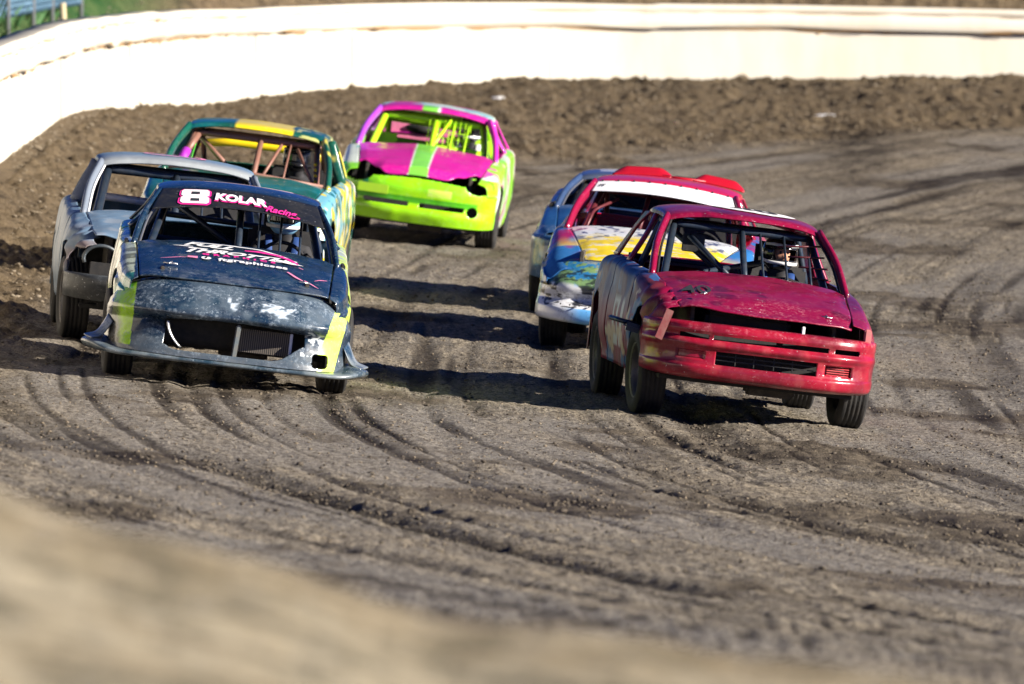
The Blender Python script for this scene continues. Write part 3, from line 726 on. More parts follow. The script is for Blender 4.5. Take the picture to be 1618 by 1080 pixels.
        plan = [(0, 3.46), (.35, 3.45), (.6, 3.40), (.72, 3.25), (.785, 3.02), (.80, 2.86)]
        rows = [(.66), (.60), (.45), (.30), (.24)]
        C = [[(-a*s.sc, b_, z) for a, b_ in plan[:0:-1]]+[(a*s.sc, b_, z) for a, b_ in plan] for z in rows]
        s.B(sheet('rear_bumper', cr(cr(C, 16, 0), 60, 1), s.root, s.pm, deckcol, None, .008))
    def wheels(s):
        p = s.p; r, w_ = p['wr'], p['ww']; h_ = w_/2
        prof = [(-h_*.72, r*.60), (-h_*.96, r*.70), (-h_*1.02, r*.82), (-h_*.95, r*.93), (-h_*.84, r*.985)]
        nt_ = 5
        xs = np.linspace(-h_*.80, h_*.80, nt_*4+1)
        for i, x in enumerate(xs): prof.append((x, r*(.970 if i % 4 == 0 and 0 < i < len(xs)-1 else 1.0)))
        prof += [(h_*.84, r*.985), (h_*.95, r*.93), (h_*1.02, r*.82), (h_*.96, r*.70), (h_*.72, r*.60)]
        for sg in (-1, 1):
            for fr_, y in ((1, 0), (0, p['wb'])):
                wr = empty('wheel'); wr.parent = s.root; wr.location = (sg*(p['tr']-(.0 if fr_ else .01)), y, r-.012)
                camber = R(2.5)*(sg if p.get('camb', 1) else 0)
                wr.rotation_euler = (0, camber*.6, R(p['steer']) if fr_ else 0)
                o = lathe('tyre', prof, wr, M['tyre'], 56)
                rp = [(-.02, .0), (-.02, .05), (.015, .07), (.02, .11), (-.02, .14), (-.03, .165), (.045, r*.56), (.07, r*.60), (.085, r*.635), (.07, r*.645), (-.06, r*.60), (-.08, r*.64)]
                lathe('rim', rp, wr, M['rim'], 32, side=sg)
                bl = [((sg*.022, .085*math.cos(a), .085*math.sin(a)), (.022, .02, .02)) for a in [2*math.pi*k/5 for k in range(5)]]
                boxes('wheel_nuts', bl, wr, M['chrome'], .004)
                hub = tubes('brake_hub', [([(-sg*.10, 0, 0), (-sg*.01, 0, 0)], .10)], wr, M['under'], 14)
    def cagebars(s, r=.022, verticals=(), thickv=None, extra=(), dash=True, rear=True, diag=True, name='roll_cage'):
        p = s.p; zr = p['zr']-.085; rw = p['roof_w']-.05; W = p['hwc']-.055
        def bar(nm, pts, rr=r): s.tube(nm, [(bend(pts, .07), rr)], s.cage)
        bar('main_hoop', [(-W, 2.0, .26), (-W+.02, 2.0, .9), (-rw, 1.95, zr), (rw, 1.95, zr), (W-.02, 2.0, .9), (W, 2.0, .26)])
        bar('header_bar', [(-rw, 1.95, zr), (-rw, p['yr0']+.06, zr-.005), (rw, p['yr0']+.06, zr-.005), (rw, 1.95, zr)], r*1.1)
        for sg in (-1, 1):
            bar('front_leg', [(sg*rw, p['yr0']+.06, zr-.01), (sg*(W-.035), p['yc']+.16, p['zc']-.08), (sg*(W-.02), p['yc']+.10, .30)], r*1.15)
            bar('door_bar', [(sg*(W+.0), p['yc']+.12, .62), (sg*(W+.06), 1.2, .66), (sg*W, 2.0, .66)]); bar('door_bar', [(sg*W, p['yc']+.12, .42), (sg*(W+.05), 1.2, .44), (sg*W, 2.0, .42)])
            if rear: bar('rear_stay', [(sg*rw, 1.97, zr-.01), (sg*.52, 3.0, .74)])
        if dash: bar('dash_bar', [(-W+.02, p['yc']+.17, p['zc']-.06), (W-.02, p['yc']+.17, p['zc']-.06)])
        if diag:
            bar('diagonal_brace', [(-rw, 1.97, zr-.01), (.42, 2.02, .62)]); bar('shoulder_bar', [(-W+.03, 2.0, .86), (W-.03, 2.0, .86)])
        if thickv is not None: bar('centre_bar', [(thickv, p['yr0']+.05, zr-.01), (thickv, p['yc']+.17, p['zc']-.07)], r*1.05)
        for x in verticals: bar('windscreen_bar', [(x, p['yr0']+.04, zr-.01), (x, p['yc']+.10, p['zc']-.06)], .009)
        for nm, pts, rr in extra: bar(nm, pts, rr)
    def seat(s, mat='seat', x=.34):
        o = s.box('seat', [((x, 1.58, .36), (.50, .50, .12)), ((x, 1.86, .70), (.48, .10, .66), Matrix.Rotation(-.18, 4, 'X')), ((x, 1.92, 1.10), (.28, .08, .18), Matrix.Rotation(-.1, 4, 'X')),
                           ((x-.23, 1.76, .68), (.05, .22, .44)), ((x+.23, 1.76, .68), (.05, .22, .44))], mat, .03)
        cx, cy, cz = x, 1.10, .80; a = np.linspace(0, 2*math.pi, 33)
        ring = [(cx+.17*math.cos(q), cy+.17*math.sin(q)*.38, cz+.17*math.sin(q)*.92) for q in a]
        s.tube('steering_wheel', [(ring, .014), ([(cx-.16, cy, cz), (cx+.16, cy, cz)], .010), ([(cx, cy, cz), (cx, cy-.06, cz-.15)], .010), ([(cx, cy, cz), (cx, cy-.45, cz-.10)], .02)], 'black', 8)
    # --- driver (own top-level object)
    def driver(s, label, suit, helm, trim, x=.34, look=0.0, shield=False, zoff=0.0, shirt=None):
        root_local = Matrix.Translation((0, 0, s.p['sag']))
        c = Vector((0, .9, .35)); Rm = root_local@Matrix.Translation(c)@Matrix.Rotation(s.lrot[1], 4, 'Y')@Matrix.Rotation(s.lrot[0], 4, 'X')@Matrix.Translation(-c)
        Mw = s.M@Rm@Matrix.Translation((x, 1.62, zoff))
        V = [((0, .06, .44), .15), ((0, .10, .62), .145), ((0, .10, .78), .15), ((0, .07, .90), .12), ((0, .03, .97), .062), ((0, 0, 1.03), .075), ((0, -.01, 1.10), .088), ((0, 0, 1.19), .07)]
        E = [(i, i+1) for i in range(7)]
        def chain(start, pts):
            prev = start
            for q, r_ in pts: V.append((q, r_)); E.append((prev, len(V)-1)); prev = len(V)-1
            return prev
        for sg in (-1, 1):
            chain(0, [((sg*.10, -.06, .43), .095), ((sg*.16, -.42, .52), .066), ((sg*.14, -.72, .36), .05), ((sg*.14, -.84, .30), .035), ((sg*.14, -.92, .36), .028)])
            e = chain(3, [((sg*.16, .05, .88), .072), ((sg*.24, -.08, .72), .050), ((sg*.20, -.33, .73), .040), ((sg*.165, -.42, .80), .030), ((sg*.160, -.46, .83), .034), ((sg*.158, -.485, .855), .032)])
            for f in range(4):
                l = (.030, .034, .032, .024)[f]; o_ = (f-1.5)*.019
                b0 = (sg*.158+o_*.35*sg, -.505, .872+o_*.9)
                chain(e, [(b0, .0095), ((b0[0]+sg*.012, b0[1]-l, b0[2]-.004), .009), ((b0[0]+sg*.030, b0[1]-l*.8, b0[2]-.012), .008), ((b0[0]+sg*.034, b0[1]-.004, b0[2]-.016), .007)])
            chain(e-1, [((sg*.140, -.475, .862), .011), ((sg*.126, -.505, .872), .009)])
        me = bpy.data.meshes.new('person'); me.from_pydata([q for q, r_ in V], E, []); me.update()
        o = new_obj('person', me, None, [M[suit]], False)
        sk = o.modifiers.new('skin', 'SKIN'); sk.use_smooth_shade = True
        for i, (q, r_) in enumerate(V): me.skin_vertices[0].data[i].radius = (r_, r_); me.skin_vertices[0].data[i].use_root = i == 0
        sb = o.modifiers.new('sub', 'SUBSURF'); sb.levels = 1; sb.render_levels = 2
        o.matrix_world = Mw; tag(o, label, 'person', 'drivers sitting in the race cars')
        # face, seen through the helmet's opening
        t = np.linspace(0, 2*math.pi, 33); ph = np.linspace(.05, math.pi-.05, 24); T, Pp = np.meshgrid(t, ph, indexing='ij')
        Rl = Matrix.Rotation(look, 4, 'Z')
        hd = empty('head'); hd.parent = o; hd.scale = (.90, .90, .90); hd.location = (0, 0, 1.115); hd.rotation_euler = (0, 0, look)
        P = np.stack([.078*np.sin(Pp)*np.cos(T), .098*np.sin(Pp)*np.sin(T)-.008, .115*np.cos(Pp)], -1)
        f_ = np.exp(-((P[..., 0])/.014)**2-((P[..., 2]+.012)/.026)**2)*(P[..., 1] < 0); P[..., 1] -= .024*f_
        f_ = np.exp(-((np.abs(P[..., 0])-.030)/.016)**2-((P[..., 2]-.018)/.014)**2)*(P[..., 1] < 0); P[..., 1] += .012*f_
        f_ = np.exp(-((P[..., 0])/.026)**2-((P[..., 2]+.055)/.008)**2)*(P[..., 1] < 0); P[..., 1] -= .007*f_
        sheet('face', P, hd, M['skin'], thick=0)
        ev = []
        me2 = bmesh.new()
        for sg in (-1, 1): bmesh.ops.create_icosphere(me2, subdivisions=2, radius=.011, matrix=Matrix.Translation((sg*.030, -.090, .018)))
        mm = bpy.data.meshes.new('eyes'); me2.to_mesh(mm); me2.free(); new_obj('eyes', mm, hd, [M['visor']])
        # helmet shell with eye port
        t = np.linspace(0, 2*math.pi, 97); ph = np.linspace(.02, math.pi*.86, 64); T, Pp = np.meshgrid(t, ph, indexing='ij')
        P = np.stack([1.0*.128*np.sin(Pp)*np.cos(T), .150*np.sin(Pp)*np.sin(T), .140*np.cos(Pp)+.012], -1)
        ch = (P[..., 1] < -.05)&(P[..., 2] < -.03); P[..., 1] = np.where(ch, P[..., 1]-.025*sstep(-.03, -.08, P[..., 2])*sstep(-.05, -.12, P[..., 1]), P[..., 1])
        hole = lambda c_: (c_[:, 1] < -.035)&(c_[:, 2] < .046)&(c_[:, 2] > -.036)&(np.abs(c_[:, 0]) < .092)
        hm = sheet('helmet', P, hd, M[helm], hole=hole, thick=.012)
        vz = [(-.13+.0, -.02, .088), (-.10, -.10, .090), (0, -.165, .085), (.10, -.10, .090), (.13, -.02, .088)]
        hb = cr(vz, 20); PP = np.stack([hb, hb+[0, -.008, -.022]], 1); PP[:, 1, 0] *= 1.04; sheet('helmet_peak', PP, hm, M[trim], thick=.006)
        st = cr([(-.132, .02, -.035), (-.118, -.085, -.050), (0, -.172, -.052), (.118, -.085, -.050), (.132, .02, -.035)], 20); PP = np.stack([st, st+[0, 0, -.026]], 1); sheet('helmet_stripe', PP, hm, M[trim], thick=.004)
        if shield:
            A_ = np.linspace(math.radians(218), math.radians(322), 24); PV = np.array([[(.132*math.cos(a), .154*math.sin(a), z_) for z_ in np.linspace(-.040, .050, 6)] for a in A_]); sheet('helmet_visor', PV, hm, M['visor'], thick=.003)
        # collar and belts
        if shirt:
            for sg in (-1, 1): tubes('shoulder_belt', [(cr([(sg*.09, .14, .93), (sg*.10, .02, .985), (sg*.09, -.06, .88), (sg*.05, -.07, .62)], 12), (.026, .006))], o, M[shirt], 8)
        return o

def text(name, body, parent, f, size, mat, ox=0, oy=0, bold=0.0, shear=0.0, sx=1.0, space=1.0, rot=0.0, car=None, align='CENTER', sub=0):
    """flat lettering laid on a surface by the map f(u, v)"""
    cu = bpy.data.curves.new('t', 'FONT'); cu.body = body; cu.size = size; cu.offset = bold; cu.shear = shear; cu.space_character = space; cu.align_x = align; cu.align_y = 'CENTER'; cu.resolution_u = 3
    to = bpy.data.objects.new('t', cu); COL.objects.link(to); bpy.context.view_layer.update()
    me = bpy.data.meshes.new_from_object(to.evaluated_get(bpy.context.evaluated_depsgraph_get())); bpy.data.objects.remove(to)
    bm = bmesh.new(); bm.from_mesh(me)
    if sub: bmesh.ops.subdivide_edges(bm, edges=[e for e in bm.edges if e.calc_length() > sub], cuts=2)
    cr_, sr = math.cos(rot), math.sin(rot)
    for v in bm.verts:
        x, y = v.co.x*sx, v.co.y; v.co = f(ox+x*cr_-y*sr, oy+x*sr+y*cr_)
    bm.to_mesh(me); bm.free(); me.materials.clear()
    o = new_obj(name, me, parent, [mat], False)
    if car: car.B(o)
    return o
def poly(name, pts, parent, f, mat, car=None, n=1):
    """flat shape (list of polygons in u, v) laid on a surface"""
    bm = bmesh.new()
    for pg in pts:
        vs = [bm.verts.new((a, b_, 0)) for a, b_ in pg]; bm.faces.new(vs)
    bmesh.ops.triangulate(bm, faces=bm.faces[:])
    for _ in range(n): bmesh.ops.subdivide_edges(bm, edges=[e for e in bm.edges if e.calc_length() > .03], cuts=1)
    bmesh.ops.triangulate(bm, faces=bm.faces[:])
    for v in bm.verts: v.co = f(v.co.x, v.co.y)
    me = bpy.data.meshes.new('p'); bm.to_mesh(me); bm.free(); o = new_obj(name, me, parent, [mat], False)
    if car: car.B(o)
    return o
def ribbon(pts, w0, n=24):
    """closed band polygons from a centre line with varying width"""
    C = cr(np.array([(a, b_) for a, b_, *_ in pts]), n); W = cr(np.array([[q[2] if len(q) > 2 else w0] for q in pts]), n)[:, 0]
    T = np.gradient(C, axis=0); N = np.stack([-T[:, 1], T[:, 0]], -1); N /= np.linalg.norm(N, axis=1)[:, None]+1e-9
    A = C+N*W[:, None]/2; Bq = C-N*W[:, None]/2
    return [[tuple(A[i]), tuple(Bq[i]), tuple(Bq[i+1]), tuple(A[i+1])] for i in range(n-1)]
def px_to(px, D): return (px-809)*D/F
M['belt'] = simple('belt_webbing', (.01, .05, .20), .7, 0, .04)
P_RED = paint('crimson_paint', .30, .08, .45, .30, seed=1, coat=.4, scuff=(.72, .30, .36))
P_REDSIDE = paint('crimson_side_paint', .42, .03, .12, .12, seed=1, coat=.0, scuff=(.5, .2, .25))
P_NAVY = paint('navy_black_paint', .26, .22, .75, .25, seed=2, chip=(.40, .46, .52), dustscale=7, scuff=(.27, .33, .40))
P_GREY = paint('grey_blue_paint', .46, .2, .6, .3, seed=3, coat=.12)
P_GREEN = paint('green_paint', .28, .10, .25, .2, seed=4, chip=(.8, .75, .3))
P_MAG = paint('magenta_lime_paint', .30, .06, .15, .25, seed=5)
P_MIX = paint('patchwork_paint', .30, .12, .35, .25, seed=6, scuff=(.02, .025, .035))
P_BLUE = paint('blue_paint', .28, .15, .4, .2, seed=7)
def C3(*c): return np.array(c, float)
CR = C3(.19, .002, .032); CRD = C3(.10, .001, .02)

# ===== red car 40 =====
SCUFF[0] = lambda V: .32*sstep(-.1, -.6, V[:, 1])*(V[:, 2] > .6)+.10
c = Car('crimson red race car with a dark number 40 on its hood, nearest on the right', px_to(1176, 76.2), 76.2, 6.0, P_RED, 'bar_navy',
        lean=.042, zf=.730, zc=.925, zr=1.345, sag=.022, seed=11, steer=4, wid=1.0, hoodlip=0,
        hood_fn=lambda x, y: .030*np.exp(-((x+.52)/.18)**2)*sstep(-.40, -.66, y)-.030*sstep(-.35, -.72, y))
red = lambda P: mixc(mixc(CR, C3(.24, .003, .036), fbm(P, 3, 2, 3)), CRD, sstep(.58, .7, fbm(P, 7, 4, 3)))
def side40(P):
    col = mixc(mixc(red(P), C3(.02, .05, .16), sstep(.1, .5, P[:, 1])*sstep(.55, .75, P[:, 2])), C3(.11, .03, .022), sstep(.50, .6, fbm(P, 4, 8, 3))*.6)  # blue on the upper side is a sky reflection put into the colour
    y, z = P[:, 1], P[:, 2]
    dig = (P[:, 0] < 0)&(z > .36)&(z < .70)&((np.abs(y-.80) < .05)|((np.abs(y-1.15) < .17)&~((np.abs(y-1.15) < .085)&(np.abs(z-.53) < .10))))
    col[dig] = C3(.55, .56, .6)
    sw = (fbm(P*[1, .7, 1.5], 5, 14, 3) > .62)&(P[:, 0] < 0)&(y > .0); col[sw] = C3(.03, .12, .30)  # blue streaks, and tan ones below, paint reflections into the flank colour
    sw = (fbm(P*[1, .7, 1.5], 6, 19, 3) > .70)&(P[:, 0] < 0)&(y > -.1); col[sw] = C3(.55, .42, .30)
    return col
def front40(u):
    return 0
c.hood(red)
def crumple(P):
    P = P.copy(); k = np.exp(-((P[..., 1]+.30)/.30)**2)*sstep(.50, .66, P[..., 2])
    P[..., 0] -= k*.035*(1+np.sin(P[..., 1]*22+P[..., 2]*14)); P[..., 2] += k*.012*np.sin(P[..., 1]*31+P[..., 0]*17); return P
c.side('front_fender', -1, -.60, .52, side40, front_bottom=.60, extra=crumple, amp=.03, mat=P_REDSIDE)
c.side('front_fender', 1, -.60, .52, red, front_bottom=.60, amp=.012)
for sg in (-1, 1):
    c.side('door', sg, .535, 1.74, side40, arches=(), amp=.022, mat=P_REDSIDE); c.side('quarter_panel', sg, 1.755, 3.32, side40, arches=(2.48,), amp=.02, mat=P_REDSIDE)
c.roof(red); c.pillars(red, trim=M['black'])
def hole40(q):
    x, z = q[:, 0], q[:, 2]
    h_ = (z > .528)&(z < .572)&(((x > -.60)&(x < -.41))|((x > -.37)&(x < .43))|((x > .48)&(x < .66)))
    h_ |= (z > .365)&(z < .462)&(x > -.34)&(x < .36)
    return h_
def bulge40(P):
    P = P.copy(); x, z = P[..., 0], P[..., 2]
    rec = ((z > .375)&(z < .455)&(((x > .42)&(x < .62)))).astype(float); P[..., 1] += .05*rec
    rec = ((z > .39)&(z < .455)&((x > -.60)&(x < -.42))).astype(float); P[..., 1] += .012*rec
    rec = ((z > .525)&(z < .575)&(x < -.60)&(x > -.74)).astype(float); P[..., 1] += .010*rec
    bar = np.exp(-((z-.50)/.022)**2); P[..., 1] -= .012*bar
    return P
bumpc = lambda P: mixc(mixc(C3(.30, .005, .024), C3(.18, .006, .020), sstep(.4, .65, fbm(P, 5, 6, 3))), C3(.60, .20, .18), sstep(.56, .66, fbm(P, 12, 9, 3))*.1)
c.fascia('front_bumper', [(.13, .635, .05, .62), (.02, .632, .005, .62), (-.005, .60, .0, .60), (.0, .575, .0, .575), (.006, .55, .006, .55), (.0, .525, .0, .525), (-.01, .50, -.01, .50), (.0, .465, .0, .465), (.006, .42, .01, .42), (.0, .36, .01, .37), (-.012, .33, .0, .345), (.0, .285, .01, .30), (.05, .262, .04, .285)],
         bumpc, hole=hole40, bulge=bulge40, nz=130, nu=260, thick=.012)
c.box('fog_lamp_grille', [((.52, -.765, .385+.016*k), (.17, .02, .007), Matrix.Rotation(.28, 4, 'Z')) for k in range(5)], simple('red_plastic', (.5, .03, .04), .4), .002)
c.box('grille_slats', [((0, -.80, .40), (.70, .01, .008)), ((0, -.80, .43), (.70, .01, .008))]+[((x, -.80, .415), (.008, .01, .09)) for x in (-.2, -.07, .07, .2)], 'black', .001)
c.box('bonnet_latch_post', [((.26, -.70, .66), (.022, .02, .07))], 'white', .004)
c.box('headlight_bucket', [((.725, -.60, .665), (.05, .05, .12)), ((.70, -.57, .61), (.10, .08, .02))], simple('pale_red_plastic', (.55, .16, .17), .5), .01)
c.box('engine', [((-.1, -.25, .55), (.6, .45, .34)), ((.3, -.5, .52), (.2, .12, .2))], 'dark', .03)
c.box('hanging_metal_strip', [((-.715, -.735, .60), (.055, .008, .22), Matrix.Rotation(.30, 4, 'Y')@Matrix.Rotation(-.15, 4, 'X'))], simple('torn_fender_strip', (.16, .03, .03), .4), .002)
c.tube('hood_pin', [([(-.46, -.52, .835), (-.42, -.54, .845)], .006), ([(-.44, -.55, .835), (-.43, -.51, .85)], .006)], 'chrome', 6); c.tube('hood_pin', [([(.40, -.52, .775), (.47, -.54, .772)], .005), ([(.44, -.55, .772), (.43, -.50, .785)], .005)], 'chrome', 6)
c.tube('nerf_bar', [([(-.84, -.10, .56), (-.93, -.20, .57), (-1.00, .02, .58)], .018)], 'bar_navy'); c.box('door_mirror', [((-.87, -.22, .535), (.14, .10, .06), Matrix.Rotation(.2, 4, 'Y'))], 'bar_navy', .025)
c.chassis(deckcol=red); c.wheels()
c.cagebars(r=.023, verticals=(.13, .30, .47), thickv=.0, extra=[('cross_brace', [(-.60, .75, .86), (.30, 1.9, 1.05)], .02), ('cross_brace', [(-.36, 1.3, 1.18), (-.02, 1.0, .88)], .022), ('rear_deck_bar', [(-.62, 2.6, .96), (.62, 2.6, .94)], .020)])
c.seat()
c.box('parcel_shelf', [((-.2, 2.75, .93), (.9, .4, .02))], simple('faded_red_shelf', (.22, .07, .08), .6), .005)
c.box('dash_switch_panel', [((-.32, 1.35, 1.13), (.16, .02, .13))], 'black'); 
c.tube('window_net', [([(.60-.07*k, .62+.10*k, .88+.06*k), (.66-.02*k, .62+.10*k, .84+.075*k)], .008) for k in range(1, 6)], 'bar_maroon', 6)
c.tube('fuel_canister', [([(.50, .68, .91), (.61, .68, .905)], .024)], 'chrome', 12)
hm = c.hood_map(.010)
text('race_number', '40', c.root, hm, .36, M['navydecal'], -.46, -.24, bold=.003, sx=.60, car=c)
# pale roundel on the roof
rp = c.roofP
def roofmap(u, v, P=rp):
    d_ = (P[..., 0]-u)**2+(P[..., 1]-v)**2; i, j = np.unravel_index(d_.argmin(), d_.shape); return (u, v, P[i, j, 2]+.006)
poly('roof_roundel', [[(.12+.30*math.cos(a), 1.62+.26*math.sin(a)) for a in np.linspace(0, 6.283, 33)[:-1]]], c.root, roofmap, M['white'], c, n=3)
text('roof_number', '40', c.root, roofmap, .34, M['navydecal'], .12, 1.62, bold=.012, sx=1.0, car=c).location.z += .003
c.driver('driver in black helmet and black and blue suit behind the bars of the crimson car', 'suit_black', 'helmet_black', 'helmet_white', look=.25, shirt='belt')
car40 = c

# ===== navy car 8 =====
NV = C3(.003, .016, .042); NVD = C3(.006, .012, .022)
SCUFF[0] = lambda V: np.maximum(np.maximum(sstep(.38, .46, V[:, 2])*sstep(.70, .62, V[:, 2])*sstep(-.45, -.62, V[:, 1]), .55*sstep(-.30, -.62, V[:, 1])), .18)
c = Car('navy black race car with number 8 on its sun strip and lime green corner flashes', px_to(352, 75.5), 75.5, 2.2, P_NAVY, 'bar_navy',
        lean=.040, zf=.665, zc=.875, zr=1.255, yr0=1.25, hwf=.66, hwc=.70, roof_w=.555, seed=21, steer=3, crown=.045, yf=-.70, hoodlip=0, hoodgap=.010, sag=.02, tr=.75)
nav = lambda P: mixc(mixc(NV, C3(.006, .028, .060), fbm(P, 2, 3, 3)), C3(.02, .05, .08), sstep(.55, .68, fbm(P, 9, 5, 4))*.5)
LIME = C3(.42, .72, .05); PALE = C3(.46, .52, .38)
def side8(P):
    x, y, z = P[:, 0], P[:, 1], P[:, 2]; col = nav(P); n = fbm(P*[1, 1, .6], 5, 31, 3)
    if x.mean() < 0:
        t = z+.55*y-.50
        g = mixc(C3(.02, .22, .16), C3(.12, .36, .04), sstep(.3, .6, z*0+fbm(P, 3, 8, 2)))
        m1 = (x < -.69)&(z < .82+.1*y)&(y > -.66); col[m1] = g[m1]
        m2 = m1&(t+.2*(n-.5) > -.08)&(z < .90); col[m2] = PALE
        m3 = m2&(fbm(P*[1, 2, .5], 7, 44, 3) > .57); col[m3] = C3(.16, .17, .08)
        m4 = m1&(z < .50+.12*(n-.5)); col[m4] = mixc(C3(.36, .62, .02), C3(.07, .065, .06), np.clip(sstep(-.44, -.60, y-.25*(.5-z)+.2*(n-.5)), 0, 1))[m4]
    else:
        m1 = (x > .72)&(z < .70+.30*y)&(y > -.75)&(z > .0); col[m1] = C3(.62, .85, .10)
        m2 = m1&(y > .3)&(n > .5); col[m2] = PALE
    return col
hoodc = lambda P: mixc(nav(P), C3(.30, .33, .36), sstep(-.45, -.66, P[:, 1])*sstep(.45, .62, fbm(P, 14, 7, 4))*.2)
c.hood(hoodc)
for sg in (-1, 1):
    c.side('front_fender', sg, -.66, .52, side8, front_bottom=.50, amp=.012)
    c.side('door', sg, .535, 1.74, side8, arches=(), amp=.016); c.side('quarter_panel', sg, 1.755, 3.32, side8, arches=(2.48,), amp=.015)
c.roof(lambda P: mixc(nav(P), C3(.75, .55, .66), ((np.abs(P[:, 1]-1.85) < .22)&(P[:, 0] > -.25)&(P[:, 0] < .38)).astype(float)*.9)); c.pillars(nav, trim=M['chrome'], w=(.022, .034))
def nose8(P):
    x, y, z = P[:, 0], P[:, 1], P[:, 2]; n = fbm(P, 9, 51, 4); n2 = fbm(P, 22, 52, 3)
    col = mixc(nav(P), C3(.07, .10, .135), sstep(.35, .64, n)*sstep(.40, .50, z)*(.4+.6*sstep(-.6, .1, x)))
    low = sstep(.30, .26, z); col = mixc(col, C3(.10, .125, .15), low*(.3+.7*n))
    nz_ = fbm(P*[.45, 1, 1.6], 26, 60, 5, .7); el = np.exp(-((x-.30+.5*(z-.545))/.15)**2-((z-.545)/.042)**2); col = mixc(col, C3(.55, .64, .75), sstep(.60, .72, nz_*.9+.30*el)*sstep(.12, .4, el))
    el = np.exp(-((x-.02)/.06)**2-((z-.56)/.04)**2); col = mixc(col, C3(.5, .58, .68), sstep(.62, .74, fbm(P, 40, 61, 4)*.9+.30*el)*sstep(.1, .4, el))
    sp_ = (x > .50)&(x < .70)&(z < .42)&(z > .26)&(fbm(P, 40, 62, 2) > .56); col[sp_] = C3(.55, .60, .62)
    g = (x > .62+.0*z)&(x > .60+.28*(.50-z)*-1*0+.10*(z-.2))&(x < .74+.30*(z-.2)*.55); g &= (x+.32*(.60-z)*.9 < .86)&(x+.32*(.60-z)*.9 > .71); col[g] = C3(.66, .88, .12)
    g = (x < -.66)&(x > -.80)&(z > .20); gg = mixc(C3(.33, .60, .02), C3(.08, .075, .065), sstep(.02, -.04, (x+.80)-.30*(.55-z)+.10*(n-.5))); col[g] = gg[g]
    return col
def hole8(q):
    x, z = q[:, 0], q[:, 2]
    h_ = (z < .445-.03*(x/.5)**2)&(z > .205+.12*sstep(.30, .56, np.abs(x+.02))**1.5)&(x > -.44)&(x < .52)
    h_ |= ((x-.635)/.055)**4+((z-.235)/.048)**4 < 1
    return h_
def bulge8(P):
    P = P.copy(); x, z = P[..., 0], P[..., 2]; P[..., 1] += .05*np.exp(-((z-.40)/.03)**2)*sstep(.62, .5, np.abs(x))-.02*np.exp(-((z-.46)/.03)**2); return P
pl8 = [(0, -.93), (.32, -.92), (.55, -.87), (.71, -.77), (.80, -.58), (.835, -.39)]
c.fascia('nose_cone', [(.36, .712, .12, .50), (.23, .685, .09, .50), (.12, .625, .05, .49), (.05, .565, .02, .46), (.0, .49, .0, .44), (.015, .44, .0, .41), (.05, .40, .01, .36), (.03, .30, .01, .30), (.0, .235, .0, .25), (-.02, .20, -.01, .21), (-.03, .165, -.02, .185)],
         nose8, hole=hole8, bulge=bulge8, nz=140, nu=280, plan=pl8, thick=.010)
# strut and lips in the mouth
c.box('mouth_strut', [((.055, -.90, .31), (.035, .05, .23), Matrix.Rotation(.06, 4, 'Y'))], simple('dusty_navy_plastic', (.12, .15, .17), .6, 0, .6), .008)
c.B(sheet('mouth_lip', np.array([[(-.43+.10*t_**2+q*.018, -.90+q*.01, .40-.17*t_) for q in (0, 1)] for t_ in np.linspace(0, 1, 14)]), c.root, M['chrome'], thick=.006))
c.box('radiator', [((.23, -.74, .32), (.38, .03, .16)), ], 'radiator', .002); c.box('radiator_tank', [((.43, -.74, .32), (.02, .04, .16))], 'chrome', .003)
# splitter with flared tips
sp = []
for (x, y) in [(-.985, -.50), (-.93, -.66), (-.78, -.84), (-.5, -.925), (0, -.96), (.5, -.925), (.78, -.84), (.93, -.70), (.975, -.52)]:
    up = .05*(abs(x) > .85); sp.append([(x*.90, y+.16, .180+up), (x, y, .160+up*.8), (x, y-.004, .138+up*.5), (x*.93, y+.10, .135)])
c.B(sheet('splitter', cr(cr(sp, 90, 0), 12, 1), c.root, P_NAVY, lambda P: mixc(C3(.02, .045, .07), C3(.14, .17, .19), sstep(.35, .6, fbm(P, 8, 66, 3))), None, .006))
for sg in (-1, 1):
    C = [[(sg*.80, -.60, .34), (sg*.83, -.47, .38), (sg*.835, -.40, .38)], [(sg*.86, -.62, .24), (sg*.90, -.50, .26), (sg*.88, -.42, .27)], [(sg*.93, -.66, .215), (sg*.985, -.50, .225), (sg*.95, -.42, .235)]]
    c.B(sheet('splitter_flare', cr(cr(C, 20, 0), 20, 1), c.root, P_NAVY, lambda P: mixc(C3(.02, .05, .09), C3(.20, .23, .25), sstep(.4, .65, fbm(P, 9, 67, 3))), None, .006, flip=sg < 0))
c.chassis(deckcol=nav); c.wheels()
c.cagebars(r=.024, verticals=(.16, .31, .45), thickv=.02, extra=[('rear_deck_bar', [(-.62, 2.55, 1.02), (.62, 2.55, 1.0)], .022)]); c.seat()
# sun strip across the top of the windscreen opening
A0, A1 = Vector((c.p['hwc']-.0, c.p['yc']-.03, c.p['zc'])), Vector((c.p['roof_w']+.002, c.p['yr0']-.0, c.p['zr']-.03))
def strip(u, v, off=0.0):
    """u across -1..1, v 0 at roof .. 1 at cowl"""
    w_ = A1.x+(A0.x-A1.x)*v; y = A1.y+(A0.y-A1.y)*v; z = A1.z+(A0.z-A1.z)*v
    return (u*w_, y-.05*(1-u*u)-off*.5, z+.045*(1-u*u)+off+.012*math.sin(math.pi*v))
P = np.array([[strip(u, v*(.36+.07*abs(u)**2)) for v in np.linspace(-.03, 1, 16)] for u in np.linspace(-.985, .985, 90)])
ss_ = c.B(sheet('sun_strip', P, c.root, paint('sun_strip_vinyl', .35, .45, .5, .05, color=(.010, .012, .016), coat=.3, seed=9, chip=(.5, .55, .6)), None, None, .004, flip=False))
def stm(u, v): return strip(u/.60, .185-v*1.75/.76, .009)       # u, v in metres
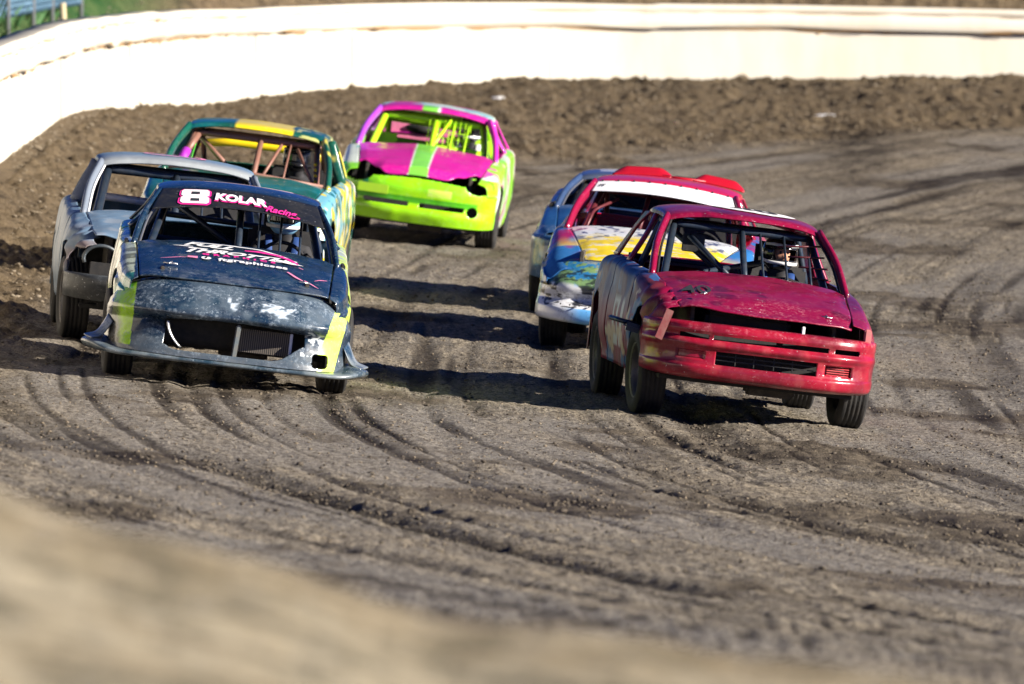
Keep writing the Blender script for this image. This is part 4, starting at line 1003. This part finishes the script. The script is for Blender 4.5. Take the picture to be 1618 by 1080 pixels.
N8 = [[(-.055, .055), (.055, .055), (.070, .042), (.070, .012), (.060, .0), (.070, -.012), (.070, -.044), (.055, -.057), (-.055, -.057), (-.070, -.044), (-.070, -.012), (-.060, .0), (-.070, .012), (-.070, .042)]]
def eight(s_, hole=True):
    # outline made of strips so that both counters stay open
    o = .070*s_; i_ = .022; t = .057
    return [[(-o+.012, t), (o-.012, t), (o, t-.012), (i_, .040), (-i_, .040), (-o, t-.012)],
            [(-o, t-.012), (-i_, .040), (-i_, .016), (-o, .010)], [(i_, .040), (o, t-.012), (o, .010), (i_, .016)],
            [(-o, .010), (-i_, .016), (i_, .016), (o, .010), (o-.012, 0), (o, -.010), (i_, -.016), (-i_, -.016), (-o, -.010), (-o+.012, 0)],
            [(-o, -.010), (-i_, -.016), (-i_, -.040), (-o, -t+.012)], [(i_, -.016), (o, -.010), (o, -t+.012), (i_, -.040)],
            [(-i_, -.040), (i_, -.040), (o, -t+.012), (o-.012, -t), (-o+.012, -t), (-o, -t+.012)]]
sh8 = lambda pg, sc_, dx, dy: [[(a*sc_*1.34-.325+dx+b_*-.16, b_*sc_+dy) for a, b_ in q] for q in pg]
poly('number_outline', sh8([N8[0]], 1.24, 0, -.002), c.root, lambda u, v: stm(u, v), M['pink'], c)
poly('race_number', sh8(eight(1.0), 1.08, 0, 0), c.root, lambda u, v: tuple(np.array(stm(u, v))+[0, -.003, .003]), M['white'], c)
cnt = [[(-.019, .037), (.019, .037), (.019, .018), (-.019, .018)], [(-.019, -.018), (.019, -.018), (.019, -.037), (-.019, -.037)]]
poly('number_counter', sh8(cnt, 1.08, 0, 0), c.root, lambda u, v: tuple(np.array(stm(u, v))+[0, -.005, .004]), M['navydecal'], c)
text('name_outline', 'KOLAR', c.root, stm, .082, M['pink'], .006, -.004, bold=.0065, sx=1.42, rot=-.03, car=c)
o = text('driver_name', 'KOLAR', c.root, lambda u, v: tuple(np.array(stm(u, v))+[0, -.004, .004]), .080, M['white'], .003, 0, bold=.0040, sx=1.42, rot=-.03, car=c)
text('script_lettering', 'Racing', c.root, lambda u, v: tuple(np.array(stm(u, v))+[0, -.004, .004]), .070, M['pink'], .285, -.050, bold=.0016, shear=.45, sx=1.15, rot=-.04, car=c)
poly('script_swash', ribbon([(.40, -.070, .003), (.42, -.082, .005), (.36, -.090, .004), (.33, -.080, .003)], .005), c.root, lambda u, v: tuple(np.array(stm(u, v))+[0, -.005, .005]), M['pink'], c)
# sponsor lettering on the hood
hmo, hmo2 = c.hood_map(.009), c.hood_map(.013); hm = lambda u, v: hmo(u, v*1.32-.06); hm2 = lambda u, v: hmo2(u, v*1.32-.06)
text('hood_lettering', 'FULL', c.root, hm, .135, M['white'], -.20, .27, bold=.006, shear=.5, sx=1.15, rot=-.03, car=c, sub=.05)
text('hood_lettering', 'THROTTLE', c.root, hm, .135, M['white'], .0, .105, bold=.006, shear=.5, sx=1.12, rot=-.03, car=c, sub=.05)
for rb_ in (ribbon([(-.28, .30, .010), (-.05, .33, .018), (.18, .29, .022), (.36, .18, .008)], .02), ribbon([(-.44, .19, .004), (-.36, .185, .018), (-.30, .18, .010)], .01), ribbon([(.28, .08, .03), (.38, .06, .045), (.47, .05, .004)], .01)): poly('hood_swoosh', rb_, c.root, hm2, M['white'], c)
poly('hood_swoosh', ribbon([(.06, .235, .02), (.17, .24, .035), (.30, .20, .05), (.41, .10, .03), (.43, .05, .01)], .02), c.root, hm2, M['pink'], c)
text('hood_lettering', 'GRAPHICS', c.root, hm, .050, M['pink'], .02, .022, bold=.003, space=1.9, sx=1.3, rot=-.02, car=c)
text('hood_lettering', 'ftgraphicses', c.root, hm, .085, M['white'], .12, -.075, bold=.003, space=1.06, sx=1.12, rot=-.03, car=c)
poly('hood_icon', [[(-.335, -.04), (-.265, -.04), (-.265, -.085), (-.335, -.085)]], c.root, hm, M['palepink'], c)
poly('hood_icon', [[(-.205+.035*math.cos(a), -.058+.032*math.sin(a)) for a in np.linspace(0, 6.283, 17)[:-1]]], c.root, hm, M['white'], c)
text('hood_icon_letter', 'f', c.root, hm2, .055, M['navydecal'], -.205, -.058, bold=.003, car=c)
for rb_ in (ribbon([(-.52, -.12, .004), (-.42, -.09, .012), (-.34, -.085, .004)], .01), ribbon([(.36, -.16, .016), (.42, -.24, .02), (.47, -.28, .008)], .01), ribbon([(.48, -.27, .010), (.53, -.31, .012), (.58, -.36, .004)], .01), ribbon([(.55, -.24, .004), (.60, -.18, .010), (.64, -.13, .003)], .01), ribbon([(.44, .0, .012), (.47, -.03, .008)], .01, 6)): poly('paint_scrape', rb_, c.root, hm, M['palepink'], c)
c.tube('hood_pin', [([(-.50, -.40, .775), (-.40, -.43, .775)], .007), ([(-.46, -.45, .775), (-.44, -.38, .785)], .006)], 'chrome', 6); c.tube('hood_pin', [([(.44, -.50, .755), (.52, -.48, .75)], .006)], 'chrome', 6)
c.box('white_side_panel', [((-.845, -.33, .40), (.004, .02, .02))], 'white', .001)
c.driver('driver in pale blue and white helmet inside the navy car with the sun strip', 'suit_black', 'helmet_blue', 'helmet_white', look=-.2, shirt='belt', shield=True)

# ===== grey blue car behind it =====
GB = C3(.10, .20, .33)
SCUFF[0] = lambda V: V[:, 0]*0+.13
c = Car('grey blue race car with an empty round headlight hole, half hidden at the far left', px_to(262, 80.9), 80.9, 4.0, P_GREY, 'bar_navy', lean=.035, zf=.70, zc=.905, zr=1.30, seed=31, steer=4, roof_w=.57, hwf=.62,
        hood_fn=lambda x, y: .05*np.exp(-((x+.62)/.14)**2)*sstep(-.2, -.6, y))
gb = lambda P: mixc(mixc(GB, C3(.15, .20, .26), fbm(P, 3, 6, 3)), C3(.30, .33, .37), sstep(.58, .7, fbm(P, 8, 9, 3))*.5)
def gside(P):
    col = mixc(gb(P), C3(.24, .17, .15), sstep(.2, -.4, P[:, 1])*sstep(.45, .6, fbm(P, 5, 12, 3))*.8); return col
c.hood(gb, front=lambda u: .10*np.exp(-((u+.75)/.3)**2))
for sg in (-1, 1):
    c.side('front_fender', sg, -.62, .52, gside, front_bottom=.56, extra=crumple if sg < 0 else None, amp=.03, hole=(lambda q: (q[:, 1] < -.44)&(q[:, 2] < .66)) if sg < 0 else None)
    c.side('door', sg, .535, 1.74, gb, arches=(), amp=.02); c.side('quarter_panel', sg, 1.755, 3.32, gb, arches=(2.48,), amp=.015)
c.roof(lambda P: mixc(gb(P), C3(.30, .33, .35), sstep(1.5, 1.2, P[:, 1]))); c.pillars(C3(.16, .19, .24), trim=M['white'])
c.fascia('broken_bumper', [(.12, .47, .06, .46), (.03, .475, .0, .47), (.0, .43, .0, .43), (.02, .36, .0, .36), (.06, .29, .03, .30)], C3(.035, .04, .045), nz=50, hole=lambda q: (q[:, 2] < .34+.04*np.sin(q[:, 0]*23))&(q[:, 0] > -.62)&(fbm(q, 6, 2, 2) > .48))
c.tube('headlight_rim', [([(-.56+.13*math.cos(a), -.64+.03*math.cos(a)**2, .595+.10*math.sin(a)) for a in np.linspace(-.3, 3.5, 16)], .014)], simple('bent_grey_metal', (.06, .08, .10), .4, .3), 8)
c.box('engine', [((0, -.2, .5), (.7, .5, .36))], 'dark', .03)
c.chassis(deckcol=gb); c.wheels(); c.cagebars(r=.03, thickv=.0, verticals=(.2, .35), diag=False); c.seat()
rp2 = c.roofP
rmap = lambda u, v: roofmap(u, v, rp2)
poly('roof_stripe', ribbon([(-.25, 1.55, .03), (0, 1.42, .04), (.2, 1.52, .04), (.12, 1.72, .04), (-.12, 1.8, .03), (-.25, 1.6, .03)], .04, 40), c.root, rmap, M['palepink'], c)
c.tube('white_side_bracket', [([(-.55, 2.0, .98), (-.15, 2.05, .97)], .03)], 'white', 8)
c.box('red_rear_panel', [((.1, 2.45, 1.19), (1.0, .02, .07))], simple('orange_red_panel', (.55, .06, .03), .5), .004)

# ===== green car =====
GN = C3(.004, .085, .055); TL = C3(.005, .13, .14); YL = C3(.80, .62, .01)
SCUFF[0] = lambda V: V[:, 0]*0+.15
c = Car('dark green race car with a wide yellow band across its roof and rust coloured cage', px_to(362, 92), 92, -3.0, P_GREEN, 'bar_rust', lean=.045, zf=.72, zc=.93, zr=1.33, roof_w=.575, hwc=.69, seed=41, sag=.0)
grn = lambda P: mixc(GN, TL, sstep(.4, .62, fbm(P, 2.2, 3, 3)))
def gs(P):
    col = grn(P); n = fbm(P*[1, .8, 1.3], 7, 23, 4)
    m_ = P[:, 1] > -.75
    col = mixc(col, C3(.18, .48, .60), sstep(.47, .52, n)*1.0); col = mixc(col, YL, sstep(.545, .57, fbm(P*[1, .8, 1.2], 6, 27, 4))); col = mixc(col, C3(.75, .80, .70), sstep(.60, .62, fbm(P, 9, 28, 3)))
    return col
c.hood(grn)
for sg in (-1, 1):
    c.side('front_fender', sg, -.68, .52, gs if sg > 0 else grn, front_bottom=.56); c.side('door', sg, .535, 1.74, gs, arches=()); c.side('quarter_panel', sg, 1.755, 3.32, gs, arches=(2.48,))
c.roof(lambda P: mixc(mixc(grn(P), YL, ((P[:, 0] > -.20)&(P[:, 0] < .30)).astype(float)), C3(.6, .6, .2), ((P[:, 0] > .33)&(fbm(P, 7, 5, 3) > .56)).astype(float)*.7)); c.pillars(lambda P: mixc(GN, C3(.75, .65, .1), sstep(.56, .62, fbm(P, 7, 3, 3))*(P[:, 0] > 0)), w=(.03, .045))
c.fascia('front_bumper', [(.12, .62, .05, .60), (.0, .61, .0, .59), (.0, .5, .0, .5), (.0, .38, .0, .38), (.03, .27, .02, .28)], gs, hole=lambda q: (np.abs(q[:, 0]) < .4)&(q[:, 2] < .46)&(q[:, 2] > .34))
c.chassis(deckcol=GN); c.wheels()
c.cagebars(r=.023, thickv=.04, verticals=(.30,), diag=False, extra=[('cross_brace', [(-.50, 1.28, 1.22), (-.12, 1.2, .90)], .022), ('windscreen_stay', [(.22, 1.22, 1.22), (.10, .85, .92)], .014), ('windscreen_stay', [(.36, 1.22, 1.20), (.60, .62, .88)], .015), ('front_leg_wrap', [(-.50, 1.24, 1.23), (-.56, 1.0, 1.08)], .03)])
c.seat()
c.tube('purple_bar_wrap', [([(-.565, .98, 1.08), (-.59, .84, .99)], .042)], 'wrap', 10)
c.tube('yellow_rear_bar', [([(-.62, 2.9, 1.10), (-.3, 2.95, 1.14), (.2, 2.95, 1.13), (.55, 2.9, 1.08)], (.02, .035))], 'yellow', 8)
c.B(sheet('bright_inner_panel', np.array([[(-.60+.02*j, .75+.5*i/7, .85+.35*j/5*(.4+.6*i/7)) for j in range(6)] for i in range(8)]), c.root, simple('bright_green_panel', (.08, .60, .05), .4)))
c.tube('windscreen_beading', [([(-.66, .50, .935), (0, .42, .975), (.66, .50, .935)], .016)], 'bar_rust', 8)
c.tube('yellow_studs', [([(.545-.0+.012*k, .96-.09*k, 1.10-.045*k), (.545+.012*k, .95-.09*k, 1.10-.045*k)], .014) for k in range(6)], 'yellow', 8)
c.driver('driver in shiny black helmet and black suit sitting in the green car', 'suit_black', 'helmet_black', 'helmet_black', look=.1, shield=True)

# ===== magenta and lime car =====
MG = C3(.55, .012, .30); LM = C3(.32, .72, .004); MINT = C3(.20, .62, .06)
c = Car('magenta and lime green race car at the back with a green stripe down its hood', px_to(654, 105), 105, -2.5, P_MAG, 'bar_lime', lean=.055, zf=.70, zc=.90, zr=1.27, roof_w=.53, hwc=.66, hwf=.58, wid=.96, sag=-.03, tr=.69, seed=51, yf=-.66,
        hood_fn=lambda x, y: -.09*sstep(.33, .55, np.abs(x))*sstep(-.30, -.60, y)+.02*np.exp(-((x)/.25)**2))
def stripe(P, w_=.085, x0=.0):
    x = P[:, 0]-x0; col = mixc(MG, C3(.62, .01, .26), fbm(P, 2.5, 3, 2)); col[np.abs(x) < w_+.012] = C3(.75, .80, .70); col[np.abs(x) < w_] = MINT; return col
def mroof(P):
    col = stripe(P, .075, -.04); n = fbm(P, 3.2, 8, 3); m_ = (P[:, 1] > 1.36)&(n > .46); col[m_] = C3(.30, .62, .62); m_ = (P[:, 1] > 1.32)&(n > .55); col[m_] = C3(.62, .75, .66); return col
c.hood(stripe, front=lambda u: .26*np.exp(-((abs(u)-.92)/.24)**2))
lm = lambda P: mixc(LM, C3(.25, .75, .01), sstep(.4, .6, fbm(P, 3, 5, 3)))
def mside(P):
    col = lm(P); n = fbm(P, 3, 9, 3); col = mixc(col, C3(.70, .78, .68), sstep(.48, .56, n)); m_ = (fbm(P, 3.3, 12, 3) > .61); col[m_] = C3(.05, .55, .42) if P[:, 0].mean() < 0 else C3(.75, .10, .42); m_ = (P[:, 1] < -.45); col[m_] = lm(P)[m_]; return col
for sg in (-1, 1):
    c.side('front_fender', sg, -.64, .52, mside, front_bottom=.58); c.side('door', sg, .535, 1.74, mside, arches=()); c.side('quarter_panel', sg, 1.755, 3.32, mside, arches=(2.48,))
c.roof(mroof); c.pillars(lambda P: mixc(C3(.70, .03, .45), C3(.30, .05, .45), (P[:, 0] < 0).astype(float)), w=(.03, .045))
def mh(q):
    x, z = q[:, 0], q[:, 2]
    h_ = ((x-.60)**2/.13**2+(z-.66)**2/.075**2 < 1)|((x+.58)**2/.16**2+(z-.67)**2/.085**2 < 1)
    h_ |= (z > .40)&(z < .45)&(np.abs(x) > .06)&(np.abs(x) < .48)
    h_ |= ((x-.56)**2+(z-.415)**2 < .052**2)|((x+.60)**2+(z-.43)**2 < .060**2)
    return h_
def mb(P):
    col = lm(P); x, z = P[:, 0], P[:, 2]; m_ = (z < .50)&(z > .44)&(np.abs(x) < .6); col[m_] = C3(.08, .45, .01); m_ = (x < -.45)&(fbm(P, 5, 3, 2) > .45)&(z > .5); col[m_] = C3(.03, .50, .12); m_ = (np.abs(x-.24) < .11)&(np.abs(z-.555) < .035); col[m_] = C3(.55, .85, .10); return col
c.fascia('front_bumper', [(.16, .735, .06, .72), (.06, .70, .03, .69), (.02, .65, .0, .64), (-.005, .58, .0, .58), (.0, .51, .0, .51), (.012, .46, .0, .46), (.012, .42, .0, .42), (-.01, .38, .0, .38), (-.01, .33, .0, .33), (.03, .25, .02, .27)],
         mb, hole=lambda q: mh(q)|((q[:, 2] > .655+.02*np.cos(q[:, 0]*4))&(np.abs(q[:, 0]) < .52)), nz=120, nu=240, plan=[(0, -.84), (.30, -.83), (.50, -.78), (.66, -.68), (.755, -.52), (.80, -.40)])
c.box('number_plate', [((-.40, -.835, .535), (.30, .01, .085), Matrix.Rotation(-.16, 4, 'Z'))], 'limepanel', .003)
c.box('engine', [((0, -.25, .5), (.7, .5, .3))], 'dark', .03)
c.chassis(deckcol=MG, inner='dark'); c.wheels()
c.cagebars(r=.030, thickv=.02, verticals=(.20, .34), extra=[('windscreen_stay', [(.16, 1.2, 1.2), (.0, .8, .88)], .014), ('rear_deck_bar', [(-.6, 2.5, 1.10), (.6, 2.5, 1.08)], .03)], diag=False)
c.seat('limepanel')
c.box('inner_rear_panel', [((-.10, 2.9, 1.02), (.95, .03, .24))], simple('pink_panel', (.75, .18, .35), .5), .01); c.tube('speaker_hole', [([(-.18, 2.862, 1.02), (-.18, 2.88, 1.02)], (.17, .05))], 'dark', 20)
c.box('lime_inner_panel', [((.26, .98, .885), (.60, .02, .16), Matrix.Rotation(-.7, 4, 'X')), ((-.35, 1.5, .60), (.5, 1.0, .02)), ((-.50, 1.9, .90), (.25, .02, .16)), ((-.15, 2.4, .86), (.8, .02, .12))], 'limepanel', .004)
V_ = [([(-.04+.05*k, 1.02, .85), (-.04+.05*k, 1.20, 1.20)], .004) for k in range(9)]+[([(-.06, 1.0+.045*k, .84+.06*k), (.40, 1.0+.045*k, .84+.06*k)], .004) for k in range(6)]
c.tube('windscreen_mesh', V_, 'bar_lime', 4)
c.driver('driver in black and white helmet sitting inside the magenta and lime car', 'suit_black', 'helmet_black', 'helmet_white', look=-.15, shirt='helmet_white', shield=True)

# ===== pink red car with white sun strip =====
PR = C3(.60, .004, .045)
SCUFF[0] = lambda V: .75*sstep(-.3, -.6, V[:, 1])*(V[:, 2] < .72)+.1
c = Car('pink red race car with plain white sun strip and crumpled blue nose', px_to(1010, 86.2), 86.2, -4.0, P_MIX, 'bar_maroon', lean=.045, zf=.66, zc=.90, zr=1.285, roof_w=.56, hwc=.69, hwf=.46, seed=61, yf=-.52, tr=.70, dz=-.0, fz=.5)
def mixhood(P):
    x, y = P[:, 0], P[:, 1]; n = fbm(P, 4, 4, 4); n2 = fbm(P*[.5, 1.6, 1], 9, 8, 3)
    col = np.tile(C3(.62, .65, .70), (len(P), 1)); n3 = fbm(P*[1, 2.2, 1], 22, 5, 4); col = mixc(col, C3(.78, .58, .005), sstep(.26, .08, y+.30*(n-.5)-.05*x+.25*(n3-.5))); col = mixc(col, C3(.62, .64, .66), sstep(.57, .60, fbm(P*[.5, 2, 1], 18, 8, 4))*.7); col = mixc(col, C3(.02, .05, .16), sstep(.57, .62, fbm(P, 20, 12, 4))*sstep(-.2, .3, y+.0*x)*.9); return col
def mixside(P):
    x, y, z = P[:, 0], P[:, 1], P[:, 2]; n = fbm(P, 4, 14, 4)
    col = np.tile(C3(.03, .16, .42), (len(P), 1)); col = mixc(col, C3(.36, .01, .09), sstep(-.35, -.02, y)*sstep(.40, .58, n)); col = mixc(col, C3(.78, .60, .02), sstep(.50, .57, fbm(P, 5, 19, 3))*sstep(.25, -.3, y))
    m_ = (z < .72)&(y > -.35)&(np.abs(x) > .78); c2 = mixc(C3(.75, .60, .08), C3(.70, .28, .04), sstep(.5, .56, n)); c2 = mixc(c2, C3(.80, .74, .50), sstep(.52, .58, fbm(P, 6, 25, 3))); col[m_] = c2[m_]; return col
def mixnose(P):
    x, y, z = P[:, 0], P[:, 1], P[:, 2]; n = fbm(P, 5, 33, 4); n2 = fbm(P*[.6, 1, 1.8], 12, 36, 3)
    col = mixc(C3(.02, .12, .34), C3(.03, .28, .50), fbm(P, 9, 40, 4)); f1 = fbm(P*[1.4, 1, .5], 9, 41, 5, .65); col = mixc(col, C3(.75, .56, .005), sstep(.46, .56, f1+.30*(z-.58))*np.exp(-((x+.08)/.30)**2)); col = mixc(col, C3(.20, .32, .05), sstep(.50, .58, fbm(P*[1, 1, .6], 14, 43, 4))*.8*(z > .47)); col = mixc(col, C3(.01, .012, .02), sstep(.56, .62, fbm(P*[.6, 1, 1.6], 20, 47, 4))*.8)
    lo = sstep(.50, .46, z+.08*(n-.5)); col = mixc(col, mixc(C3(.68, .69, .72), C3(.02, .022, .03), sstep(.56, .60, n2)), lo); m_ = (z < .30+.0*x); col[m_] = mixc(C3(.12, .38, .75), C3(.72, .75, .80), sstep(-.42, -.60, x))[m_]; return col
c.hood(mixhood)
def widen(P):
    return P
for sg in (-1, 1):
    c.side('front_fender', sg, -.62, .52, mixside, front_bottom=.46, amp=.02); c.side('door', sg, .535, 1.74, mixside, arches=(), amp=.02); c.side('quarter_panel', sg, 1.755, 3.32, mixside, arches=(2.48,), amp=.02)
c.roof(lambda P: np.tile(PR, (len(P), 1))); c.pillars(lambda P: np.tile(C3(.26, .005, .04), (len(P), 1)), w=(.028, .05))
def crush(P):
    P = P.copy(); x, z = P[..., 0], P[..., 2]; P[..., 1] += .10*np.exp(-((x+.28)/.30)**2-((z-.38)/.06)**2)+.03*np.sin(x*13)*np.exp(-((z-.45)/.08)**2); return P
c.fascia('crumpled_nose', [(.36, .69, .20, .62), (.24, .65, .14, .60), (.12, .57, .08, .54), (.05, .50, .04, .47), (.04, .44, .02, .42), (.05, .36, .02, .36), (.0, .31, .0, .31), (-.02, .285, .0, .29), (-.02, .22, .0, .23), (.02, .20, .02, .21)], mixnose, bulge=crush, nz=130, nu=240, thick=.01)
rv = []
for k in range(9): rv.append(([(-.60+.075*k, -.80-.03*math.sin(k), .335), (-.60+.075*k, -.835-.03*math.sin(k), .333)], .006))
c.tube('rivets', rv, 'black', 6)
c.chassis(deckcol=PR); c.wheels(); c.cagebars(r=.022, thickv=None, verticals=(), diag=False, extra=[('centre_bar', [(-.12, 1.22, 1.2), (-.16, .9, .90)], .020), ('bent_chrome_bar', [(-.56, .62, .90), (-.53, .85, 1.04), (-.36, 1.1, 1.14)], .013)])
c.box('red_rear_seat', [((-.05, 2.25, .90), (1.05, .10, .16)), ((-.38, 2.18, .88), (.20, .08, .14)), ((.1, 2.18, .88), (.2, .08, .14))], 'redseat', .03); c.seat()
c.box('rear_shelf', [((0, 2.65, .98), (1.15, .3, .06))], 'bar_navy', .02)
A0, A1 = Vector((c.p['hwc'], c.p['yc']-.03, c.p['zc'])), Vector((c.p['roof_w']+.002, c.p['yr0'], c.p['zr']-.03))
P = np.array([[strip(u, v*(.27+.03*u)) for v in np.linspace(-.02, 1, 14)] for u in np.linspace(-.975, .975, 80)])
c.B(sheet('sun_strip', P, c.root, paint('white_strip_vinyl', .35, .08, .1, .08, color=(.80, .82, .85), coat=.3, seed=12, chip=(.3, .3, .3)), None, None, .004))
text('strip_lettering', 'ST', c.root, lambda u, v: strip(u/.60, .12-v/.76, .009), .05, M['navydecal'], -.52, 0, bold=.002, car=c)
c.tube('strip_rivets', [([strip(u, .0, .004), strip(u, .0, .012)], .008) for u in np.linspace(-.9, .9, 9)], 'black', 6)
def flap(x0, x1, h0, n=24):
    P = np.zeros((n, 6, 3))
    for i, u in enumerate(np.linspace(0, 1, n)):
        for j in range(6):
            v = j/5; P[i, j] = (x0+(x1-x0)*u, 2.28+.12*v, c.p['zr']+.03+.042*(1-((x0+(x1-x0)*u)/.56)**2)-.02+v*h0*min(1, 5*u, 5*(1-u))**.7)
    return P
c.B(sheet('roof_spoiler', flap(-.50, -.02, .060), c.root, M['redseat'], None, None, .012)); c.B(sheet('roof_spoiler', flap(.16, .58, .060), c.root, M['redseat'], None, None, .012))
c.tube('spoiler_bracket', [([(-.10, 2.30, 1.33), (.26, 2.30, 1.33)], .014)], 'redseat', 8)

# ===== blue car behind it =====
BL = C3(.005, .03, .09)
c = Car('plain blue race car mostly hidden behind the pink red car', px_to(985, 92.6), 92.6, -3.5, P_BLUE, 'black', lean=.045, zf=.68, zc=.86, zr=1.14, roof_w=.55, seed=71, tr=.71)
bl_ = lambda P: mixc(mixc(BL, C3(.02, .12, .30), fbm(P, 2.4, 3, 3)), C3(.5, .5, .48), sstep(.64, .68, fbm(P, 4, 9, 3))*(P[:, 2] < .7))
c.hood(bl_)
for sg in (-1, 1):
    c.side('front_fender', sg, -.66, .52, bl_, front_bottom=.58); c.side('door', sg, .535, 1.74, bl_, arches=()); c.side('quarter_panel', sg, 1.755, 3.32, bl_, arches=(2.48,))
c.roof(lambda P: mixc(C3(.42, .45, .50), C3(.03, .05, .10), np.maximum((P[:, 0] < -.40), (P[:, 1] < 1.4)).astype(float)*.9)); c.pillars(C3(.03, .06, .14), trim=M['chrome'])
c.fascia('front_bumper', [(.12, .64, .05, .62), (.0, .62, .0, .60), (.0, .5, .0, .5), (.0, .38, .0, .38), (.03, .27, .02, .28)], bl_, hole=lambda q: (np.abs(q[:, 0]) < .4)&(q[:, 2] < .46)&(q[:, 2] > .34))
c.chassis(deckcol=BL); c.wheels(); c.cagebars(); c.seat()
